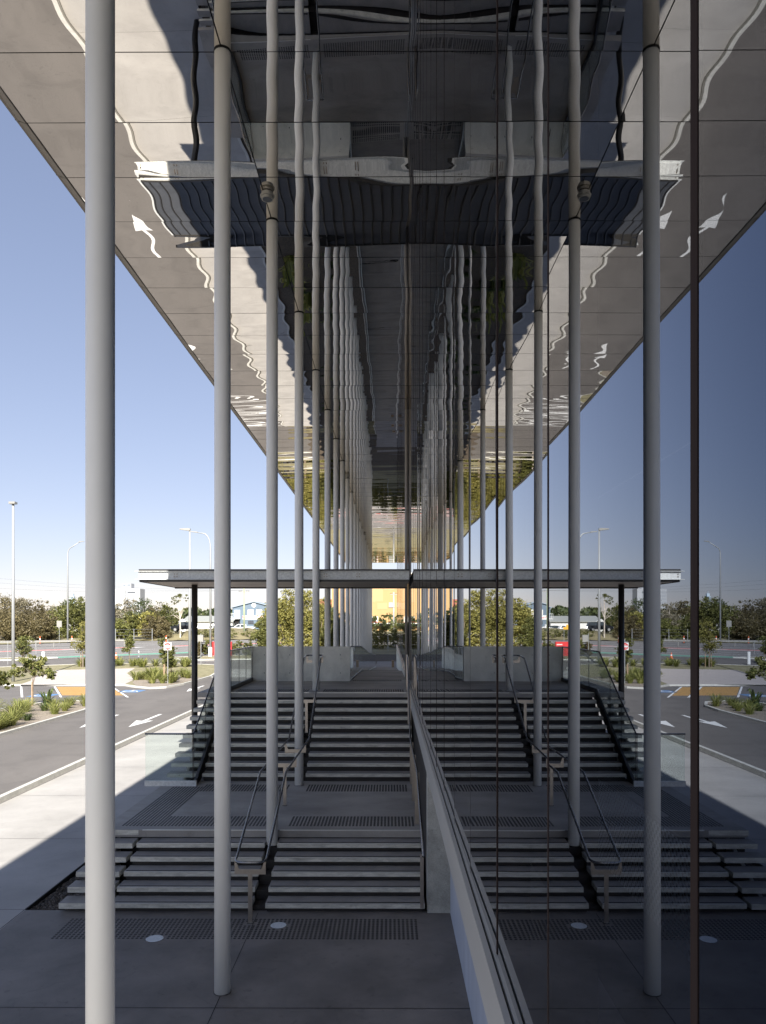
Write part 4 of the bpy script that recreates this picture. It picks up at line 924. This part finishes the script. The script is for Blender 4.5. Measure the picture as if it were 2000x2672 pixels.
# wire fence in front of the trees
t = thing('wire_fence', 'wire fence with thin grey posts below the trees beyond the main road', 'fence', (0, 0, 0)); local(t)
fp = [(-48.5+k*2.9, 126.6+k*.5) for k in range(4)]
for x, y in fp: MB().tube([(x, y, gz(y)-.1), (x, y, gz(y)+2.0)], .05, 6).build('post', M['polegrey'], t)
b = MB()
for zz in (.4, .9, 1.4, 1.9): b.tube([(x, y, gz(y)+zz) for x, y in fp], .008, 4)
b.build('wire', M['polegrey'], t)
t = thing('wire_fence', 'wire fence with thin pale posts before the bushes at the ramp end', 'fence', (0, 0, 0)); local(t)
fp = [(-7+k*2.25, 104) for k in range(8)]
for x, y in fp: MB().tube([(x, y, gz(y)-.1), (x, y, gz(y)+2.1)], .045, 6).build('post', M['polegrey'], t)
b = MB()
for zz in (.4, .9, 1.4, 2.0): b.tube([(x, y, gz(y)+zz) for x, y in fp], .007, 4)
b.build('wire', M['polegrey'], t)
b = MB(); sheet(b, [(-9, 98), (14, 98), (14, 120), (-20, 112)], .01); struct(b, 'far_grass', M['ground'])

# power poles and cables
def power_pole(label, u, y, vtop, varm, halfarm, m, box=False):
    x = (u-1017.8)/2000*y; g_ = gz(y); zt = 5+(1625.2-vtop)/2000*y; za = 5+(1625.2-varm)/2000*y
    t = thing('power_pole', label, 'power pole', (x, y, g_)); local(t)
    MB().tube([(0, 0, -.1), (0, 0, zt-g_)], [.19, .13], 12).build('pole', m, t, smooth=True)
    b = MB(); b.box(-halfarm, halfarm, -.16, -.06, za-g_-.06, za-g_+.06); b.build('cross_arm', M['lightbody'], t)
    for k in (-1, -.6, .6, 1):
        MB().tube([(k*halfarm*.95, -.11, za-g_+.05), (k*halfarm*.95, -.11, za-g_+.24)], .05, 8).build('insulator', M['dark'], t)
    if box:
        zb = 5+(1625.2-1585)/2000*y-g_; MB().box(-.95, -.18, -.5, .3, zb, zb+.95).build('transformer', M['polegrey'], t)
        MB().box(-1.05, .1, -.15, -.05, zb-.1, zb-.02).build('bracket', M['dark'], t)
    return x, y, za
a1 = power_pole('greenish timber power pole in front of the blue building', 637, 142, 1530, 1544, .95, M['green_pole'])
a2 = power_pole('grey power pole with a transformer box in front of the yellow building', 1028, 150, 1545, 1551, .65, M['polegrey'], True)
for k, (dx, dz) in enumerate(((-.9, .2), (.9, .2), (.5, .2))):
    b = MB(); A = Vector((a1[0]+dx, a1[1], a1[2]+dz)); Bv = Vector((-88+dx, 128, 12.5+k*1.2))
    b.tube([A.lerp(Bv, q/8)-Vector((0, 0, 1.1*math.sin(math.pi*q/8))) for q in range(9)], .012, 4)
    tag(b.build('power_cable', M['dark']), '%s thin overhead power cable running left from the greenish pole' % ('lowest', 'middle', 'highest')[k], 'cable', 'overhead power cables')

# ================================================================== BUILDINGS
def B(name, label, loc): t = thing(name, label, 'building', loc); return local(t)
y = 165; t = B('blue_building', 'blue clad gabled building with a white banner across its front', (-29.3, y, 2.99)); k_ = y/2000
def px(u): return (u-663)*k_
def pv(v): return 5+(1625.2-v)*k_-2.99
b = MB(); b.prism([(px(607), -.1), (px(719), -.1), (px(719), pv(1586)), (px(663), pv(1571.5)), (px(607), pv(1586))], 'y', 0, 16); b.build('wall', M['bluewall'], t, fixn=True)
b = MB(); 
for s_ in (-1, 1):
    xe = px(607)-.3 if s_ < 0 else px(719)+.3
    b.prism([(0, pv(1571.5)+.03), (xe, pv(1586)-.04), (xe, pv(1586)+.12), (0, pv(1571.5)+.2)], 'y', -.3, 16.2)
b.build('roof', M['blueroof'], t, fixn=True)
for u0, u1, v0, v1, nm, mm in ((648, 661, 1592, 1604, 'window', 'blind'), (670, 683.5, 1592, 1604, 'window', 'blind'), (613, 625.5, 1593, 1614, 'balcony_door', 'blind'), (649, 661, 1621, 1628, 'window', 'window'), (671, 678, 1621, 1637, 'door', 'window')):
    f = MB().box(px(u0)-.08, px(u1)+.08, -.06, 0, pv(v1)-.08, pv(v0)+.08).build(nm, M['signwhite'] if mm == 'blind' else M['dark'], t)
    cxm = (px(u0)+px(u1))/2
    MB().box(px(u0), cxm-.03, -.08, -.061, pv(v1), pv(v0)).box(cxm+.03, px(u1), -.08, -.061, pv(v1), pv(v0)).build('pane', M[mm], f)
MB().box(px(634), px(693), -.1, 0, pv(1617), pv(1606)).build('banner', M['signwhite'], t)
text('Westpac', .78, M['signred'], t, (px(650), -.12, pv(1611.3)), name='banner_lettering')
text('Life Saver', .42, M['signred'], t, (px(676), -.12, pv(1609.0)), name='banner_lettering'); text('Rescue', .36, M['window'], t, (px(676), -.12, pv(1613.8)), name='banner_lettering')
b = MB(); b.tube([(0, -.02, pv(1579.5)), (0, -.1, pv(1579.5))], .46, 24); b.build('round_sign', M['signwhite'], t)
b = MB(); b.tube([(0, -.101, pv(1579.5)), (0, -.12, pv(1579.5))], .24, 16); b.build('sign_emblem', M['lightbody'], t)
b = MB(); b.box(px(604), px(628), -1.5, 0, pv(1615.5), pv(1614.5)); 
for q in range(7): xx = px(604)+q*(px(628)-px(604))/6; b.box(xx-.02, xx+.02, -1.5, -1.46, pv(1614.5), pv(1602))
b.box(px(604), px(628), -1.5, -1.46, pv(1602)-.03, pv(1602)+.03); b.build('balcony', M['signwhite'], t)
b = MB(); b.prism([(-1.8, pv(1626)), (0, pv(1617)), (0, pv(1618.5)), (-1.8, pv(1627))], 'x', px(609), px(627)); b.build('awning', M['dark'], t, fixn=True)
# low white building
y = 162; t = B('white_low_building', 'long low white building with a grey green roof behind the parked cars', (-39, y, 2.99)); k_ = y/2000
def px(u): return (u-1017.8)*k_+39
b = MB(); b.box(px(478), px(606), 0, 9, -.1, pv(1623)); b.prism([(px(470), -.1), (px(491), -.1), (px(491), pv(1623)), (px(480.5), pv(1615.5)), (px(470), pv(1623))], 'y', -2, -.01); b.build('wall', M['palewall'], t, fixn=True)
b = MB(); b.prism([(-.4, pv(1623)), (4.5, pv(1616)+.6), (9.4, pv(1623)), (9.4, pv(1623)+.12), (4.5, pv(1616)+.75), (-.4, pv(1623)+.14)], 'x', px(478)-.3, px(606)+.3); b.build('roof', M['greyroof'], t, fixn=True)
for u in (489, 551, 557.5): MB().box(px(u), px(u+4.5), -.05, -.001, pv(1627.5), pv(1623.6)).build('window', M['window'], t)
# yellow building
y = 190; t = B('yellow_building', 'large plain yellow clad building straight ahead past the ramp', (0, y, 2.99)); k_ = y/2000
def px(u): return (u-1017.8)*k_
b = MB(); b.box(px(866), 14, 0, 25, -.1, pv(1498)); b.build('wall', M['yellow'], t)
b = MB()
for u0, u1, v0, v1 in ((972, 979, 1500, 1572), (979, 1000, 1500, 1570), (1003, 1030, 1500, 1540), (985, 1011, 1573, 1590), (1040, 1058, 1500, 1560), (900, 930, 1500, 1560), (1060, 1090, 1570, 1600)): b.box(px(u0), px(u1), -.03, -.001, pv(v1), pv(v0))
b.build('wall_panel', M['yellow2'], t)
b = MB(); b.box(px(866)-.15, 14.15, -.15, 25.1, pv(1498), pv(1498)+.35); b.build('parapet_cap', M['palewall'], t)
b = MB(); b.box(px(940), 14, -1.6, -.03, pv(1628), pv(1625.5)); b.build('awning', M['palewall'], t)
b = MB(); b.box(px(940), 14, -.04, -.001, pv(1634), pv(1628.3)); b.build('shopfront', M['window'], t)
for u in (971, 1052, 1066, 1080):
    f = MB().box(px(u), px(u+16) if u == 971 else px(u+10), -.05, -.001, pv(1625), pv(1609)).build('window', M['palewall'], t)
    MB().box(px(u+6), px(u+10), -.08, -.051, pv(1620), pv(1612)).build('pane', M['window'], f)
    MB().box(px(u), px(u+15) if u == 971 else px(u+10), -.075, -.051, pv(1624.8), pv(1621.5)).build('red_panel', M['signred'], f)
# red roofed building
y = 205; t = B('red_roof_building', 'white building with a rusty red roof between the fifth and sixth columns', (-17.5, y, 2.99)); k_ = y/2000
def px(u): return (u-1017.8)*k_+17.5
b = MB(); b.box(px(826), px(872), 0, 12, -.1, pv(1581)); b.build('wall', M['palewall'], t)
b = MB(); b.prism([(-.4, pv(1582)), (6, pv(1562)), (12.4, pv(1582))], 'x', px(824), px(874)); b.build('roof', M['redroof'], t, fixn=True)
for u in (832, 845, 857): MB().box(px(u), px(u+6), -.05, -.001, pv(1600), pv(1590)).build('window', M['window'], t)
MB().box(px(826), px(872), -.08, -.001, pv(1612), pv(1604)).build('blue_band', M['bluewall'], t)
# white hotel tower
y = 900; t = B('hotel_tower', 'distant white hotel tower with rows of small windows on the horizon', (-310, y, 2.99)); k_ = y/2000
def px(u): return (u-1017.8)*k_+310
def pv(v): return 5+(1625.2-v)*k_-2.99
b = MB(); b.box(px(286), px(313), 2, 20, -3, pv(1537)); b.box(px(313), px(325), 0, 22, -3, pv(1534.5)); b.box(px(325), px(352), 2, 20, -3, pv(1535)); b.box(px(352), px(364.5), 0, 18, -3, pv(1536)); b.box(px(316), px(339), 3, 14, pv(1535), pv(1522)); b.build('wall', M['towerwall'], t)
for r_ in range(12):
    b = MB(); v = 1541+r_*3.75
    for c_ in range(8): b.box(px(325.5+c_*3.3), px(327.6+c_*3.3), 1.9, 1.99, pv(v+1.7), pv(v))
    for c_ in range(8): b.box(px(287+c_*3.2), px(288.9+c_*3.2), 1.9, 1.99, pv(v+1.7), pv(v))
    b.build('window_row', M['towerwin'], t)
MB().box(px(331), px(351), 1.85, 1.89, pv(1547), pv(1544)).build('window_band', M['window'], t)
MB().box(px(318), px(325), 2.9, 2.99, pv(1529), pv(1524.5)).box(px(328.5), px(337), 2.9, 2.99, pv(1528.5), pv(1524)).build('roof_sign', M['towerwin'], t)
y = 2600; t = B('far_tower', 'faint stepped skyscraper far away above the trees', (-1085, y, 2.99)); k_ = y/2000
def px(u): return (u-1017.8)*k_+1085
def pv(v): return 5+(1625.2-v)*k_-2.99
b = MB(); b.box(px(179), px(190.5), 0, 14, -5, pv(1556)); b.box(px(181.5), px(188.5), 2, 12, pv(1556), pv(1549)); b.box(px(184.3), px(185.2), 5, 7, pv(1549), pv(1543)); b.build('wall', M['hazewall'], t)
b = MB(); [b.box(px(180+q*2.2), px(181+q*2.2), -.2, -.01, 10, pv(1557)) for q in range(5)]; b.build('window_strip', M['towerwin'], t)
# pale low buildings glimpsed through the trees
for i, (u, v, wd_) in enumerate(((150, 1606, 9), (318, 1604, 12))):
    y = 175; x = (u-1017.8)/2000*y; t = B('pale_building', 'low pale building glimpsed through the trees, %s' % ('left of the nearest column' if i == 0 else 'below the hotel tower'), (x, y, 2.99))
    zt = 5+(1625.2-v)/2000*y-2.99; MB().box(-wd_/2, wd_/2, 0, 8, -.1, zt).build('wall', M['palewall'], t); MB().box(-wd_/2-.2, wd_/2+.2, -.2, 8.2, zt, zt+.25).build('roof', M['greyroof'], t)
    for q in (-3, 0, 3): MB().box(q-.6, q+.6, -.04, -.001, zt-1.8, zt-.7).build('window', M['window'], t)

# ================================================================== VEHICLES (x = length axis, nose towards -x)
def car(name, label, loc, rz, paint, kind):
    t = local(thing(name, label, 'car', loc, None, rz)); hw = .9
    L0, L1 = (-2.6, 2.6) if kind == 'ute' else (-2.35, 2.35) if kind != 'hatch' else (-2.1, 2.1)
    z0 = .42 if kind in ('ute', 'suv') else .25; zb = 1.12 if kind in ('ute', 'suv') else .92; zt = 1.78 if kind in ('ute', 'suv') else 1.45
    lower = [(L0+.05, z0), (L0, z0+.25), (L0+.08, zb-.16), (L0+.55, zb-.06), (L0+1.15, zb), (L1-.06, zb), (L1, zb-.1), (L1, z0+.1), (L1-.1, z0)]
    cab = {'ute': [(-1.45, zb), (-.75, zt-.04), (-.55, zt), (.55, zt), (.75, zt-.06), (.95, zb)],
           'suv': [(-1.25, zb), (-.55, zt-.05), (-.3, zt), (1.75, zt-.02), (2.1, zt-.12), (2.3, zb)],
           'wagon': [(-1.2, zb), (-.4, zt-.03), (-.1, zt), (1.7, zt-.04), (2.0, zt-.14), (2.3, zb)],
           'hatch': [(-1.2, zb), (-.35, zt-.03), (0, zt), (1.0, zt-.05), (1.6, zt-.25), (2.05, zb)]}[kind]
    def sect(mb, prof, h0, h1, zr):
        n = len(prof); vs = []
        for s_ in (-1, 1):
            for (x, z) in prof: f = 0 if zr[1] == zr[0] else min(1, max(0, (z-zr[0])/(zr[1]-zr[0]))); vs.append((x, s_*(h0+(h1-h0)*f), z))
        mb.add(vs, [tuple(range(n)), tuple(range(2*n-1, n-1, -1))]+[(k, n+k, n+(k+1) % n, (k+1) % n) for k in range(n)]); return mb
    b = MB(); sect(b, lower, hw, hw-.05, (z0, zb)); sect(b, cab, hw-.06, hw-.24, (zb, zt))
    if kind == 'ute': b.box(1.0, L1-.05, -hw+.02, -hw+.08, zb, zb+.1); b.box(1.0, L1-.05, hw-.08, hw-.02, zb, zb+.1)
    b.build('body', paint, t, fixn=True)
    def win(x0, x1, nm='side_window'):
        for s_ in (-1, 1):
            za, zc = zb+.06, zt-.12; f = lambda z: hw-.06-.18*(z-zb)/(zt-zb)+.006
            MB().add([(x0[0], s_*f(za), za), (x1[0], s_*f(za), za), (x1[1], s_*f(zc), zc), (x0[1], s_*f(zc), zc)], [(0, 1, 2, 3)]).build(nm, M['carglass'], t)
    if kind == 'ute': win((-1.2, -.66), (-.2, -.2)); win((-.1, -.1), (.8, .62))
    elif kind == 'hatch': win((-.95, -.25), (.2, .2)); win((.3, .3), (1.4, 1.0))
    else: win((-.98, -.42), (.05, .05)); win((.15, .15), (1.1, 1.1)); win((1.2, 1.2), (2.05, 1.8))
    c0, c1 = cab[0], cab[1]
    b = MB(); b.add([(c0[0]-.01+.05, -.7, zb+.06), (c0[0]+.04, .7, zb+.06), (c1[0]-.03, .6, zt-.1), (c1[0]-.03, -.6, zt-.1)], [(0, 1, 2, 3)]); b.build('windscreen', M['carglass'], t)
    for x in (L0+.85, L1-.95):
        for s_ in (-1, 1):
            rr = .38 if kind in ('ute', 'suv') else .32
            wv = MB().tube([(x, s_*(hw-.2), rr), (x, s_*(hw+.02), rr)], rr, 20).build('wheel', M['tyre'], t)
            MB().tube([(x, s_*(hw+.02), rr), (x, s_*(hw+.03), rr)], rr*.6, 14).build('rim', M['rim'], wv)
    for s_ in (-.68, .68):
        MB().box(L0-.01, L0+.06, s_-.15, s_+.15, zb-.38, zb-.22).build('headlight', M['lamp'], t)
    MB().box(L0-.03, L0+.02, -.6, .6, z0+.1, z0+.3).build('grille', M['dark'], t)
    if kind == 'ute':
        b = MB(); b.box(-.3, -.25, -.6, .6, zt, zt+.12); b.box(.3, .35, -.6, .6, zt, zt+.12); b.box(-.35, .4, -.62, -.58, zt+.12, zt+.15); b.box(-.35, .4, .58, .62, zt+.12, zt+.15); b.build('roof_rack', M['dark'], t)
    return t
car('pickup_truck', 'white pickup truck with a roof rack in front of the blue building', (-29.8, 154, gz(154)), 0, M['carwhite'], 'ute')
car('parked_car', 'black four-wheel drive parked on the grass bank behind the gum tree', (-37.3, 139, gz(139)+.98), .05, M['carblack'], 'suv')
car('parked_car', 'white station wagon parked in front of the low white building', (-34.6, 150, gz(150)+.25), 0, M['carwhite'], 'wagon')
car('parked_car', 'dark hatchback parked beside the white pickup, hidden behind the second column', (-33.0+.2, 156.5, gz(155)), 0, M['cardark'], 'hatch').location.x = -33.1
